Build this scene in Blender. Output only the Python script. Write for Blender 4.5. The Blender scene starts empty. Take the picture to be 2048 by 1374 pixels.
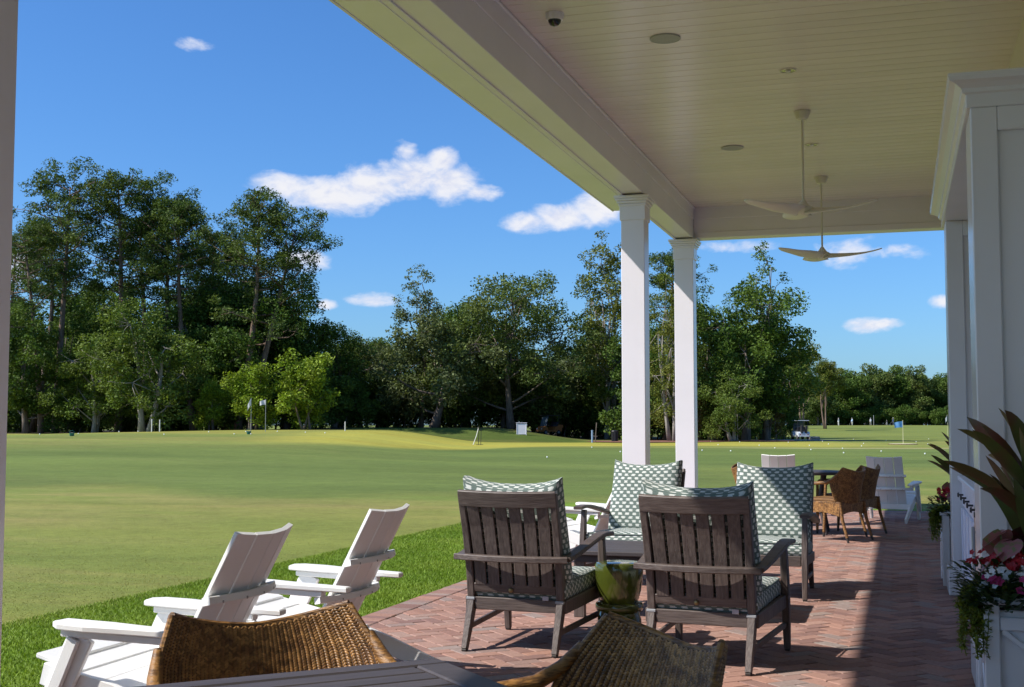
import bpy, math, random
import numpy as np
from mathutils import Vector, Matrix

# ------------------------------------------------------------------ camera, sky, sun, exposure
S = bpy.context.scene
COL = S.collection
YAW, PITCH, CAMZ = math.radians(17.24), math.radians(3.78), 1.28
cam = bpy.data.cameras.new("camera")
cam.sensor_width = 36.0
cam.lens = 36.0 * 2500 / 2048
cam.clip_start, cam.clip_end = 0.05, 3000
camo = bpy.data.objects.new("camera", cam)
COL.objects.link(camo)
camo.location = (0, 0, CAMZ)
camo.rotation_euler = (math.pi / 2 + PITCH, 0, YAW)
S.camera = camo

SUNV = Vector((0.612, 0.362, -0.705)).normalized()      # direction the sunlight travels
sun = bpy.data.lights.new("sun", 'SUN')
sun.energy, sun.angle, sun.color = 4.3, math.radians(0.53), (1.0, 0.945, 0.86)
suno = bpy.data.objects.new("sun", sun)
COL.objects.link(suno)
suno.rotation_euler = SUNV.to_track_quat('-Z', 'Y').to_euler()

S.view_settings.view_transform = 'Standard'
S.view_settings.look = 'None'
S.view_settings.exposure = 0.6
S.view_settings.gamma = 1.0
S.view_settings.use_curve_mapping = False
S.render.engine = 'CYCLES'
S.cycles.max_bounces = 7
S.cycles.diffuse_bounces = 3
S.cycles.glossy_bounces = 3
S.cycles.transmission_bounces = 4
S.cycles.transparent_max_bounces = 6
S.cycles.caustics_reflective = False
S.cycles.caustics_refractive = False
S.cycles.use_denoising = True

W = bpy.data.worlds.new("World")
S.world = W
W.use_nodes = True
SKY_STRENGTH = 0.088


class NT:
    """small helper to write node trees"""
    def __init__(s, tree):
        s.t = tree

    def n(s, typ, **kw):
        nd = s.t.nodes.new(typ)
        for k, v in kw.items():
            setattr(nd, k, v)
        return nd

    def link(s, a, b):
        s.t.links.new(a, b)

    def set(s, sock, v):
        if hasattr(v, 'is_output') or isinstance(v, bpy.types.NodeSocket):
            s.link(v, sock)
        elif v is not None:
            sock.default_value = v

    def m(s, op, a, b=None, c=None, clamp=False):
        nd = s.n('ShaderNodeMath', operation=op)
        nd.use_clamp = clamp
        for i, v in enumerate((a, b, c)):
            if v is not None:
                s.set(nd.inputs[i], v)
        return nd.outputs[0]

    def smooth(s, x, a, b):
        nd = s.n('ShaderNodeMapRange', interpolation_type='SMOOTHSTEP')
        s.set(nd.inputs[0], x)
        s.set(nd.inputs[1], a)
        s.set(nd.inputs[2], b)
        return nd.outputs[0]

    def mix(s, f, a, b, mode='MIX'):
        nd = s.n('ShaderNodeMix', data_type='RGBA', blend_type=mode)
        s.set(nd.inputs[0], f)
        for sock, v in ((nd.inputs[6], a), (nd.inputs[7], b)):
            if isinstance(v, (tuple, list)):
                v = tuple(v) + (1.0,) if len(v) == 3 else tuple(v)
            s.set(sock, v)
        return nd.outputs[2]

    def noise(s, vec, scale, detail=3, rough=0.55, dist=0.0, dim='3D'):
        nd = s.n('ShaderNodeTexNoise', noise_dimensions=dim)
        if vec is not None:
            s.link(vec, nd.inputs['Vector'])
        nd.inputs['Scale'].default_value = scale
        nd.inputs['Detail'].default_value = detail
        nd.inputs['Roughness'].default_value = rough
        nd.inputs['Distortion'].default_value = dist
        return nd.outputs['Fac']

    def mapping(s, vec, scale=(1, 1, 1), rot=(0, 0, 0), loc=(0, 0, 0)):
        nd = s.n('ShaderNodeMapping')
        s.link(vec, nd.inputs['Vector'])
        nd.inputs['Location'].default_value = loc
        nd.inputs['Rotation'].default_value = rot
        nd.inputs['Scale'].default_value = scale
        return nd.outputs[0]


def build_world():
    t = NT(W.node_tree)
    bg = W.node_tree.nodes['Background']
    sky = t.n('ShaderNodeTexSky', sky_type='NISHITA')
    sky.sun_disc = False
    sky.sun_elevation = math.asin(-SUNV.z)
    sky.sun_rotation = math.atan2(-SUNV.x, -SUNV.y)
    sky.altitude = 0.0
    sky.air_density = 1.0
    sky.dust_density = 0.9
    sky.ozone_density = 2.6
    hs = t.n('ShaderNodeHueSaturation')
    hs.inputs['Saturation'].default_value = 1.05
    t.link(t.mix(1.0, sky.outputs[0], (.60, .90, 1.28), 'MULTIPLY'), hs.inputs['Color'])
    tc = t.n('ShaderNodeTexCoord')
    d = tc.outputs['Generated']
    sx = t.n('ShaderNodeSeparateXYZ')
    t.link(d, sx.inputs[0])
    az = t.m('MULTIPLY', t.m('ARCTAN2', sx.outputs[0], sx.outputs[1]), 57.2958)   # degrees, clockwise from +Y
    el = t.m('MULTIPLY', t.m('ARCSINE', sx.outputs[2]), 57.2958)
    cv = t.n('ShaderNodeCombineXYZ')
    t.link(az, cv.inputs[0]); t.link(el, cv.inputs[1])
    P = t.mapping(cv.outputs[0], scale=(0.5, 0.85, 1))
    n1 = t.noise(P, 0.95, 8, 0.60, 0.35)
    n2 = t.noise(P, 2.6, 5, 0.55, 0.3)
    wob = t.m('SUBTRACT', n1, 0.5)
    wob2 = t.m('SUBTRACT', n2, 0.5)
    # cumulus puffs: azimuth, elevation, half-width, half-height (degrees), density
    puffs = [(-27.6, 10.75, 1.6, .62, .9), (-25.6, 10.4, 2.3, .85, 1.0), (-23.8, 10.9, 1.8, .85, 1.0), (-21.9, 11.3, 1.7, 1.0, 1.0),
             (-20.2, 11.2, 1.5, 1.0, 1.0), (-20.4, 12.05, .85, .6, 1.0), (-22.2, 12.45, .7, .5, .75), (-18.7, 10.65, .9, .42, .85),
             (-16.4, 9.25, 1.3, .5, .85), (-14.9, 9.55, 1.5, .62, 1.0), (-13.2, 10.0, 1.3, .75, 1.0), (-10.5, 10.4, 2.0, .8, 1.0),
             (-31.7, 16.7, .95, .36, .62), (-23.6, 5.75, 1.25, .36, .85), (-25.7, 5.5, .55, .24, .6), (-1.3, 4.42, 1.0, .34, .95), (-.7, 4.5, .9, .24, .85),
             (-2.2, 7.7, 1.3, .75, .6), (-.1, 7.6, 1.6, .45, .42), (1.9, 5.4, .8, .35, .7), (-38.9, 6.8, 1.1, .9, .9),
             (-26.7, 7.5, 1.2, .6, .8), (-6.9, 8.15, 1.8, .35, .5)]
    rng = random.Random(5)
    for k in range(14):                                   # the same kind of clouds all round the sky
        a = 14 + k * 21.5 + rng.uniform(-6, 6)
        a = a if a <= 180 else a - 360
        puffs.append((a, rng.uniform(6, 24), rng.uniform(2, 5), rng.uniform(.8, 1.8), 1.0))
    dens = None
    low = None
    for (a, e, ra, re, dn) in puffs:
        x = t.m('MULTIPLY', t.m('SUBTRACT', az, a), 1 / ra)
        y0 = t.m('SUBTRACT', el, e)
        y = t.m('MULTIPLY', y0, 1 / re)
        r2 = t.m('MULTIPLY_ADD', x, x, t.m('MULTIPLY', y, y))
        v = t.m('MULTIPLY_ADD', r2, -0.55, 0.62 * dn + 0.10)
        v = t.m('MAXIMUM', v, -1.2)
        dens = v if dens is None else t.m('SMOOTH_MAX', dens, v, 0.12)
    dens = t.m('ADD', dens, t.m('MULTIPLY', wob, 2.0))
    dens = t.m('ADD', dens, t.m('MULTIPLY', wob2, 0.60))
    fac = t.smooth(dens, -0.10, 0.72)
    fac = t.m('MULTIPLY', fac, 0.93)
    thick = t.smooth(dens, 0.25, 1.0)
    shade = t.smooth(t.m('ADD', n1, t.m('MULTIPLY', wob2, .35)), 0.36, 0.60)
    c1 = t.mix(shade, (4.9, 5.0, 6.1), (7.1, 7.0, 7.1))
    cloud = t.mix(thick, (6.0, 6.3, 7.3), c1)
    out = t.mix(fac, hs.outputs[0], cloud)
    t.link(out, bg.inputs['Color'])
    bg.inputs['Strength'].default_value = SKY_STRENGTH


build_world()

# ------------------------------------------------------------------ places on the course
CY, SY = math.cos(YAW), math.sin(YAW)


def spot(r, a, z=0.0):
    """metres to the right of and ahead along the line of sight -> world"""
    return Vector((CY * r - SY * a, SY * r + CY * a, z))


def at(px, a):
    return (px - 1024) / 2500 * a


def sm(a, b, x):
    t = np.clip((np.asarray(x, float) - a) / (b - a), 0, 1)
    return t * t * (3 - 2 * t)


def terrain(r, a):
    """height of the lawn above the patio"""
    r = np.asarray(r, float); a = np.asarray(a, float)
    far = 1.5 * sm(110, 330, a)
    plate = (0.92 + 0.05 * sm(-40, -15, r)) * sm(34, 80, a) * sm(-1.5, -11.0, r)
    plate = plate * (1 - .22 * sm(-22, -34, r))
    bank = 1.15 * sm(103, 111, a) * sm(8.0, -2.5, r) * sm(-48, -14, r)
    bumps = 0.05 * np.sin(r * .16 + 1) * np.sin(a * .11) * sm(18, 40, a)
    return np.maximum(np.maximum(plate, bank), far) + bumps - 0.03


def tz(r, a):
    return float(terrain(r, a))


# ------------------------------------------------------------------ mesh helper
def nlen(v):
    return v / (np.linalg.norm(v, axis=-1, keepdims=True) + 1e-12)


class MB:
    def __init__(s):
        s.v, s.f, s.uv = [], [], []

    def add(s, verts, faces, uvs=None):
        o = len(s.v)
        s.v += [tuple(p) for p in verts]
        for i, f in enumerate(faces):
            s.f.append(tuple(o + k for k in f))
            s.uv.append(uvs[i] if uvs else None)
        return s

    def box(s, c, size, rot=None, ch=0.004):
        """chamfered box"""
        hx, hy, hz = size[0] / 2, size[1] / 2, size[2] / 2
        ch = min(ch, hx * .45, hy * .45, hz * .45)
        vs, idx = [], {}
        for sx in (-1, 1):
            for sy in (-1, 1):
                for sz in (-1, 1):
                    for ax in range(3):
                        q = [sx * (hx - ch), sy * (hy - ch), sz * (hz - ch)]
                        q[ax] = (sx * hx, sy * hy, sz * hz)[ax]
                        idx[(sx, sy, sz, ax)] = len(vs)
                        vs.append(q)
        fs = []
        for ax in range(3):
            o1, o2 = (ax + 1) % 3, (ax + 2) % 3
            for sg in (-1, 1):
                ring = []
                for (p, q) in ((-1, -1), (1, -1), (1, 1), (-1, 1)):
                    k = [0, 0, 0]; k[ax] = sg; k[o1] = p; k[o2] = q
                    ring.append(idx[(k[0], k[1], k[2], ax)])
                fs.append(ring if sg > 0 else ring[::-1])
        for ax in range(3):          # edge chamfers along axis ax
            o1, o2 = (ax + 1) % 3, (ax + 2) % 3
            for p in (-1, 1):
                for q in (-1, 1):
                    k0 = [0, 0, 0]; k0[ax] = -1; k0[o1] = p; k0[o2] = q
                    k1 = list(k0); k1[ax] = 1
                    ring = [idx[(*k0, o1)], idx[(*k1, o1)], idx[(*k1, o2)], idx[(*k0, o2)]]
                    fs.append(ring if p * q < 0 else ring[::-1])
        for sx in (-1, 1):
            for sy in (-1, 1):
                for sz in (-1, 1):
                    r = [idx[(sx, sy, sz, a)] for a in range(3)]
                    fs.append(r if sx * sy * sz > 0 else r[::-1])
        M = rot if rot is not None else Matrix.Identity(3)
        c = Vector(c)
        s.add([tuple(M @ Vector(p) + c) for p in vs], fs)
        return s

    def bar(s, p0, p1, w, t, side=(1, 0, 0), ch=0.004):
        """board from p0 to p1; w measured along 'side', t across it"""
        p0, p1 = Vector(p0), Vector(p1)
        d = (p1 - p0); L = d.length; d.normalize()
        sd = Vector(side); sd = (sd - d * sd.dot(d)).normalized()
        n = d.cross(sd)
        M = Matrix((sd, d, -n)).transposed()
        if M.determinant() < 0:
            M = Matrix((sd, d, n)).transposed()
        return s.box((p0 + p1) / 2, (w, L, t), M, ch)

    def sweep(s, pts, ws, ts, side, caps=True, ch=0.25):
        """rectangular (8-sided) section swept along pts; side = per point or single side vector"""
        n = len(pts); pts = [Vector(p) for p in pts]
        rings = []
        for i, p in enumerate(pts):
            d = (pts[min(i + 1, n - 1)] - pts[max(i - 1, 0)]).normalized()
            sd = Vector(side[i] if isinstance(side, list) else side)
            sd = (sd - d * sd.dot(d)).normalized()
            nn = d.cross(sd)
            w = ws[i] if isinstance(ws, (list, tuple)) else ws
            t = ts[i] if isinstance(ts, (list, tuple)) else ts
            c = min(w, t) * ch
            a, b = w / 2, t / 2
            prof = [(-a + c, -b), (a - c, -b), (a, -b + c), (a, b - c), (a - c, b), (-a + c, b), (-a, b - c), (-a, -b + c)]
            rings.append([p + sd * x + nn * y for x, y in prof])
        return s.loft(rings, caps)

    def loft(s, rings, caps=True, closed=True):
        k = len(rings[0]); vs = [tuple(q) for r in rings for q in r]
        fs = []
        for i in range(len(rings) - 1):
            for j in range(k if closed else k - 1):
                j2 = (j + 1) % k
                fs.append((i * k + j, i * k + j2, (i + 1) * k + j2, (i + 1) * k + j))
        if caps:
            fs.append(tuple(range(k))[::-1])
            fs.append(tuple((len(rings) - 1) * k + j for j in range(k)))
        s.add(vs, fs)
        return s

    def tube(s, pts, rs, n=8, caps=True):
        pts = [Vector(p) for p in pts]
        m = len(pts)
        up = Vector((0.31, 0.17, 1)).normalized()
        rings = []
        for i, p in enumerate(pts):
            d = (pts[min(i + 1, m - 1)] - pts[max(i - 1, 0)])
            d = d.normalized() if d.length > 1e-9 else Vector((0, 0, 1))
            if abs(d.dot(up)) > .93:
                up = Vector((1, 0.2, 0.1)).normalized()
            a = (up - d * up.dot(d)).normalized(); b = d.cross(a)
            up = a
            r = rs[i] if isinstance(rs, (list, tuple)) else rs
            rings.append([p + a * (r * math.cos(2 * math.pi * j / n)) + b * (r * math.sin(2 * math.pi * j / n)) for j in range(n)])
        return s.loft(rings, caps)

    def lathe(s, prof, n=32, c=(0, 0, 0)):
        rings = [[(c[0] + r * math.cos(2 * math.pi * j / n), c[1] + r * math.sin(2 * math.pi * j / n), c[2] + z) for j in range(n)] for r, z in prof]
        return s.loft(rings, True)

    def prism(s, poly, z0, z1):
        n = len(poly)
        vs = [(x, y, z0) for x, y in poly] + [(x, y, z1) for x, y in poly]
        fs = [tuple(range(n))[::-1], tuple(range(n, 2 * n))] + [(i, (i + 1) % n, n + (i + 1) % n, n + i) for i in range(n)]
        s.add(vs, fs)
        return s

    def mesh(s, name, mat, smooth=False):
        me = bpy.data.meshes.new(name)
        me.from_pydata(s.v, [], s.f)
        if any(u is not None for u in s.uv):
            l = me.uv_layers.new(name="UVMap")
            flat = []
            for f, u in zip(s.f, s.uv):
                flat += [c for q in (u if u else [(0, 0)] * len(f)) for c in q]
            l.data.foreach_set("uv", flat)
        if mat:
            me.materials.append(mat)
        if smooth:
            me.shade_smooth()
            if smooth != 'all':
                me.set_sharp_from_angle(angle=math.radians(38))
        me.update()
        return me

    def build(s, name, mat, parent=None, smooth=False, loc=(0, 0, 0)):
        return obj(name, s.mesh(name, mat, smooth), parent, loc)


def obj(name, me, parent=None, loc=(0, 0, 0)):
    o = bpy.data.objects.new(name, me)
    COL.objects.link(o)
    o.location = loc
    if parent is not None:
        o.parent = parent
    return o


def tag(o, label=None, cat=None, group=None, kind=None):
    if label: o['label'] = label
    if cat: o['category'] = cat
    if group: o['group'] = group
    if kind: o['kind'] = kind
    return o


def thing(name, label, cat, loc=(0, 0, 0), rz=0.0, group=None, kind=None):
    o = bpy.data.objects.new(name, None)
    COL.objects.link(o)
    o.location = loc
    o.rotation_euler = (0, 0, rz)
    o.empty_display_size = .2
    return tag(o, label, cat, group, kind)


def dup(root, label=None, loc=None, rz=None, group=None, scale=None):
    def rec(o, par):
        c = o.copy()
        COL.objects.link(c)
        c.parent = par
        for ch in o.children:
            rec(ch, c)
        return c
    r = rec(root, None)
    if label: r['label'] = label
    if group: r['group'] = group
    if loc is not None: r.location = loc
    if rz is not None: r.rotation_euler = (0, 0, rz)
    if scale is not None: r.scale = scale
    return r


def np_mesh(name, verts, quads, mat, smooth=False, uv=None):
    """fast mesh from numpy arrays; quads (N,3) or (N,4)"""
    me = bpy.data.meshes.new(name)
    nv, nf, k = len(verts), len(quads), quads.shape[1]
    me.vertices.add(nv)
    me.vertices.foreach_set("co", np.ascontiguousarray(verts, dtype=np.float32).ravel())
    me.loops.add(nf * k)
    me.loops.foreach_set("vertex_index", np.ascontiguousarray(quads, dtype=np.int32).ravel())
    me.polygons.add(nf)
    me.polygons.foreach_set("loop_start", np.arange(0, nf * k, k, dtype=np.int32))
    if smooth:
        me.polygons.foreach_set("use_smooth", np.ones(nf, dtype=bool))
    if uv is not None:
        l = me.uv_layers.new(name="UVMap")
        l.data.foreach_set("uv", np.ascontiguousarray(uv[quads.ravel()], dtype=np.float32).ravel())
    if mat:
        me.materials.append(mat)
    me.update(calc_edges=True)
    return me


# ------------------------------------------------------------------ materials
def pmat(name, col, rough=.5, col2=None, nscale=6.0, stretch=(1, 1, 1), rnd=None, rnd_amt=.25, bump=0.0, bscale=40.0,
         spec=.5, coat=0.0, metal=0.0, trans=0.0, contrast=(.35, .65), coords='Object', detail=4):
    m = bpy.data.materials.new(name)
    m.use_nodes = True
    t = NT(m.node_tree)
    b = m.node_tree.nodes['Principled BSDF']
    tc = t.n('ShaderNodeTexCoord')
    vec = t.mapping(tc.outputs[coords], scale=stretch)
    c = None
    if col2 is not None:
        f = t.smooth(t.noise(vec, nscale, detail), contrast[0], contrast[1])
        c = t.mix(f, col, col2)
    if rnd:
        if rnd == 'island':
            rv = t.n('ShaderNodeNewGeometry').outputs['Random Per Island']
        else:
            rv = t.n('ShaderNodeObjectInfo').outputs['Random']
        mr = t.n('ShaderNodeMapRange')
        t.link(rv, mr.inputs[0])
        mr.inputs[3].default_value = 1 - rnd_amt
        mr.inputs[4].default_value = 1 + rnd_amt
        hsv = t.n('ShaderNodeHueSaturation')
        t.set(hsv.inputs['Color'], c if c is not None else (*col, 1))
        t.link(mr.outputs[0], hsv.inputs['Value'])
        c = hsv.outputs[0]
    if c is None:
        b.inputs['Base Color'].default_value = (*col, 1)
    else:
        t.link(c, b.inputs['Base Color'])
    b.inputs['Roughness'].default_value = rough
    b.inputs['Specular IOR Level'].default_value = spec
    b.inputs['Coat Weight'].default_value = coat
    b.inputs['Coat Roughness'].default_value = .08
    b.inputs['Metallic'].default_value = metal
    if bump:
        bn = t.n('ShaderNodeBump')
        bn.inputs['Strength'].default_value = bump
        bn.inputs['Distance'].default_value = .01
        t.link(t.noise(vec, bscale, 4), bn.inputs['Height'])
        t.link(bn.outputs[0], b.inputs['Normal'])
    if trans:
        tr = t.n('ShaderNodeBsdfTranslucent')
        if c is None:
            tr.inputs['Color'].default_value = (*col, 1)
        else:
            t.link(t.mix(1.0, c, (1.0, 1.0, .55), 'MULTIPLY'), tr.inputs['Color'])
        ms = t.n('ShaderNodeMixShader')
        ms.inputs[0].default_value = trans
        t.link(b.outputs[0], ms.inputs[1]); t.link(tr.outputs[0], ms.inputs[2])
        t.link(ms.outputs[0], m.node_tree.nodes['Material Output'].inputs['Surface'])
    return m


M = {}
M['paint'] = pmat('white_paint', (.84, .79, .85), .30, (.80, .755, .81), 1.3, bump=.02, bscale=60, contrast=(.3, .7))
M['ceil'] = pmat('ceiling_paint', (.82, .715, .72), .27, (.76, .665, .66), .9, stretch=(1, 3, 1), rnd='object', rnd_amt=.035)
M['wallpaint'] = pmat('pale_grey_paint', (.74, .69, .665), .22, (.70, .655, .63), 1.1, bump=.02, bscale=80)
M['poly'] = pmat('white_poly_lumber', (.83, .82, .80), .42, (.78, .77, .76), 5, bump=.05, bscale=140)
M['screw'] = pmat('steel_screw', (.35, .35, .36), .35, metal=.8)
M['shingle'] = pmat('roof_shingle', (.12, .11, .10), .9, (.19, .18, .17), 14)
M['vent'] = pmat('vent_strip', (.33, .32, .29), .6)
M['driftwood'] = pmat('grey_brown_frame', (.066, .047, .042), .50, (.125, .096, .084), 26, stretch=(3.0, 3.0, .22), bump=.25, bscale=55, contrast=(.3, .72), rnd='object', rnd_amt=.12, detail=6)
M['driftside'] = pmat('grey_brown_board', (.070, .050, .044), .50, (.125, .096, .084), 26, stretch=(.25, 3.0, 3.0), bump=.25, bscale=55, contrast=(.3, .72), rnd='object', rnd_amt=.12, detail=6)
M['slate'] = pmat('dark_grey_slat', (.052, .043, .046), .55, (.066, .055, .058), 14, stretch=(.2, 4, 4), bump=.08, bscale=60, rnd='object', rnd_amt=.1)
M['darkmetal'] = pmat('dark_metal', (.025, .025, .028), .4, spec=.6)
M['clip'] = pmat('grey_strap', (.30, .31, .33), .6)
M['brass'] = pmat('brass_knob', (.30, .22, .10), .45, metal=.7)
M['white_tag'] = pmat('white_label', (.40, .37, .39), .7)
M['green_glaze'] = pmat('olive_green_glaze', (.070, .086, .012), .12, (.050, .066, .010), 5, coat=.6, contrast=(.3, .75))
M['wicker'] = pmat('wicker_strand', (.33, .170, .058), .34, (.155, .072, .026), 30, rnd='island', rnd_amt=.42, contrast=(.35, .7), spec=.32)
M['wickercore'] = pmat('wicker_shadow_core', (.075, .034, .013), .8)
M['wickerpole'] = pmat('wicker_wrapped_pole', (.30, .145, .040), .5, (.12, .055, .018), 90, stretch=(.3, .3, 1.4), bump=.5, bscale=120, contrast=(.4, .6))
M['foot'] = pmat('dark_foot_cap', (.035, .028, .024), .5)
M['fan'] = pmat('cream_fan', (.70, .66, .58), .38)
M['speaker'] = pmat('speaker_grille', (.45, .455, .44), .7, (.38, .385, .375), 300, bump=.2, bscale=400)
M['lamp_trim'] = pmat('downlight_trim', (.66, .62, .55), .35)
M['lamp_glass'] = pmat('downlight_reflector', (.55, .50, .40), .12, metal=.85)
M['black_gloss'] = pmat('black_dome', (.006, .006, .007), .06, coat=.5)
M['steel'] = pmat('stainless_steel', (.42, .42, .43), .28, metal=.95)
M['mulch'] = pmat('red_brown_mulch', (.13, .050, .028), .95, (.22, .10, .06), 9, bump=.6, bscale=14)
M['sand'] = pmat('pale_path', (.46, .43, .38), .9, (.38, .36, .31), 2)
M['bark'] = pmat('grey_brown_bark', (.115, .088, .068), .95, (.205, .165, .135), 3.0, stretch=(3, 3, .5), bump=.8, bscale=6)
M['palebark'] = pmat('pale_bark', (.22, .19, .16), .95, (.35, .32, .28), 3.0, stretch=(3, 3, .5), bump=.6, bscale=6)
M['pinebark'] = pmat('pine_bark', (.13, .080, .055), .95, (.22, .155, .12), 3.5, stretch=(3, 3, .4), bump=.8, bscale=6)


def leafmat(name, col, col2, rnd=.5, trans=.30):
    return pmat(name, col, .6, col2, .30, rnd='island', rnd_amt=rnd, trans=trans, spec=.16, contrast=(.35, .65), detail=3)


L = {
    'pine': leafmat('pine_needles', (.066, .112, .026), (.115, .158, .038)),
    'oak': leafmat('oak_leaves', (.092, .140, .034), (.142, .178, .048)),
    'dark': leafmat('dark_leaves', (.064, .120, .020), (.112, .170, .032)),
    'bright': leafmat('bright_leaves', (.175, .260, .022), (.235, .300, .034)),
    'elm': leafmat('elm_leaves', (.100, .158, .028), (.146, .196, .038)),
    'grey': leafmat('grey_green_leaves', (.105, .142, .054), (.145, .172, .072)),
    'olive': leafmat('olive_leaves', (.132, .165, .028), (.178, .192, .042)),
    'rust': leafmat('rusty_holly_leaves', (.120, .092, .026), (.165, .108, .036)),
}

# ------------------------------------------------------------------ lawn
def build_lawn():
    rows = np.concatenate([np.arange(-30, 4, 2.0), np.arange(4, 30, .5), np.arange(30, 115, .8), np.arange(115, 200, 3), np.arange(200, 430, 8), [460, 520, 620, 800, 1200, 2000]])
    ncol = 221
    ss = np.linspace(-1, 1, ncol); ss = np.sign(ss) * np.abs(ss) ** 1.25
    A = np.repeat(rows[:, None], ncol, 1)
    R = ss[None, :] * (0.62 * np.maximum(A, 0) + 42)
    Z = terrain(R, A)
    X = CY * R - SY * A; Y = SY * R + CY * A
    V = np.stack([X, Y, Z], -1).reshape(-1, 3)
    nr = len(rows)
    i = np.arange(nr - 1)[:, None] * ncol + np.arange(ncol - 1)[None, :]
    Q = np.stack([i, i + 1, i + ncol + 1, i + ncol], -1).reshape(-1, 4)
    # kinds of turf, as they were sown and mown: rough = dark long grass, gold = pale yellow green, band = closely mown green
    bankr = sm(101.5, 104, A) * sm(8.5, 5.0, R) * sm(-17, -12.5, R) * (1 - sm(113, 116, A))
    gs = 60 + 22 * sm(-6, 4, R)
    goldr = sm(-3, 3, A - gs + 1.5 * np.sin(R * .4)) * (1 - sm(103, 106, A)) * sm(-15, -9, R) * (1 - sm(18, 30, R))
    gold2 = sm(70, 76, A) * (1 - sm(120, 130, A)) * sm(-13, -16, R) * .35
    band = sm(40, 43, A + 2.2 * np.sin(R * .09)) * (1 - sm(73, 75, A)) * sm(-16, -4, R)
    band2 = .95 * sm(23, 27, A + 2.2 * np.sin(R * .33 + 2) + 1.2 * np.sin(R * .9)) * (1 - sm(46, 58, A + 4 * np.sin(R * .1))) * (1 - .5 * sm(3, 9, R))
    dry = sm(15.5, 19, A + 1.5 * np.sin(R * .5)) * (1 - sm(22.5, 25, A + 2 * np.sin(R * .33 + 2))) + .55 * sm(52, 58, A) * (1 - sm(66, 72, A)) * sm(-4, -12, R)
    line = sm(74.5, 75.3, A) * (1 - sm(76.3, 77.2, A)) * sm(10, 16, R)
    far = sm(108, 118, A)
    litter = np.maximum(np.where(R < -14, sm(101, 106, A), sm(114.5, 118, A)) * (1 - sm(14, 20, R)) * (1 - sm(180, 200, A)), sm(334, 342, A))
    me = np_mesh('lawn', V, Q, None, smooth=True)
    for nm, arr in (('rough', bankr), ('gold', np.maximum(goldr, gold2)), ('band', np.maximum(band, band2)), ('line', line), ('far', far), ('litter', litter), ('dry', dry)):
        at_ = me.attributes.new(nm, 'FLOAT', 'POINT')
        at_.data.foreach_set('value', arr.astype(np.float32).ravel())
    m = bpy.data.materials.new('turf'); m.use_nodes = True
    t = NT(m.node_tree); b = m.node_tree.nodes['Principled BSDF']
    tc = t.n('ShaderNodeTexCoord'); P = tc.outputs['Object']
    sx = t.n('ShaderNodeSeparateXYZ'); t.link(P, sx.inputs[0])
    Pr = t.mapping(P, rot=(0, 0, -YAW), scale=(.35, 1, 1))
    big = t.smooth(t.noise(Pr, .13, 4, .55, .6), .36, .64)
    patch = t.smooth(t.noise(Pr, .30, 6, .68, .5), .46, .70)
    fine = t.noise(P, 9.0, 5, .7)
    mic = t.noise(P, 55.0, 3, .7)
    Ps = t.mapping(P, rot=(0, 0, -YAW), scale=(.30, .9, 1))
    streak = t.noise(Ps, .24, 4, .5, .6)
    mott = t.noise(P, 1.6, 6, .72, .3)
    fair = t.mix(big, (.222, .226, .052), (.152, .196, .040))
    fair = t.mix(t.m('MULTIPLY', patch, .62), fair, (.275, .225, .082))
    mott2 = t.noise(Pr, .55, 6, .66, .4)
    def att(n):
        a = t.n('ShaderNodeAttribute'); a.attribute_name = n
        return a.outputs['Fac']
    fair = t.mix(t.m('MULTIPLY', att('dry'), t.m('MULTIPLY', t.smooth(mott2, .38, .66), .7)), fair, (.285, .245, .080))
    fair = t.mix(t.m('MULTIPLY', att('band'), .85), fair, t.mix(big, (.098, .148, .034), (.132, .172, .040)))
    fair = t.mix(att('far'), fair, t.mix(big, (.135, .172, .036), (.185, .208, .042)))
    fair = t.mix(t.m('MULTIPLY', att('gold'), .9), fair, t.mix(big, (.385, .335, .052), (.335, .320, .058)))
    fair = t.mix(t.m('MULTIPLY', att('rough'), .93), fair, t.mix(patch, (.060, .092, .016), (.105, .105, .030)))
    fair = t.mix(t.m('MULTIPLY', att('line'), .7), fair, (.34, .33, .17))
    fair = t.mix(att('litter'), fair, t.mix(patch, (.045, .034, .020), (.075, .060, .030)))
    # lush lawn sown beside the terrace
    edge = t.m('ADD', sx.outputs[0], t.m('MULTIPLY', t.m('SUBTRACT', t.noise(P, 1.5, 4, .7), .5), .55))
    lush = t.m('MULTIPLY', t.smooth(edge, -5.75, -5.5), t.m('SUBTRACT', 1.0, t.smooth(t.m('ADD', sx.outputs[1], t.m('SUBTRACT', edge, sx.outputs[0])), 20.6, 21.2)))
    fair = t.mix(lush, fair, t.mix(t.smooth(t.noise(P, .9, 4), .4, .65), (.125, .205, .022), (.160, .235, .028)))
    v = t.m('MULTIPLY_ADD', t.m('SUBTRACT', fine, .5), .7, 1.0)
    v = t.m('ADD', v, t.m('MULTIPLY', t.m('SUBTRACT', streak, .5), .75))
    v = t.m('ADD', v, t.m('MULTIPLY', t.m('SUBTRACT', mott, .5), .7))
    v = t.m('ADD', v, t.m('MULTIPLY', t.m('SUBTRACT', mic, .5), .9))
    hs = t.n('ShaderNodeHueSaturation'); t.link(fair, hs.inputs['Color']); t.link(v, hs.inputs['Value'])
    t.link(hs.outputs[0], b.inputs['Base Color'])
    b.inputs['Roughness'].default_value = .9
    b.inputs['Specular IOR Level'].default_value = .15
    bn = t.n('ShaderNodeBump'); bn.inputs['Strength'].default_value = .55; bn.inputs['Distance'].default_value = .03
    t.link(t.m('ADD', mic, fine), bn.inputs['Height']); t.link(bn.outputs[0], b.inputs['Normal'])
    me.materials.append(m)
    tag(obj('lawn', me), 'wide mown golf lawn running out to the trees', 'lawn', kind='structure')


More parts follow.
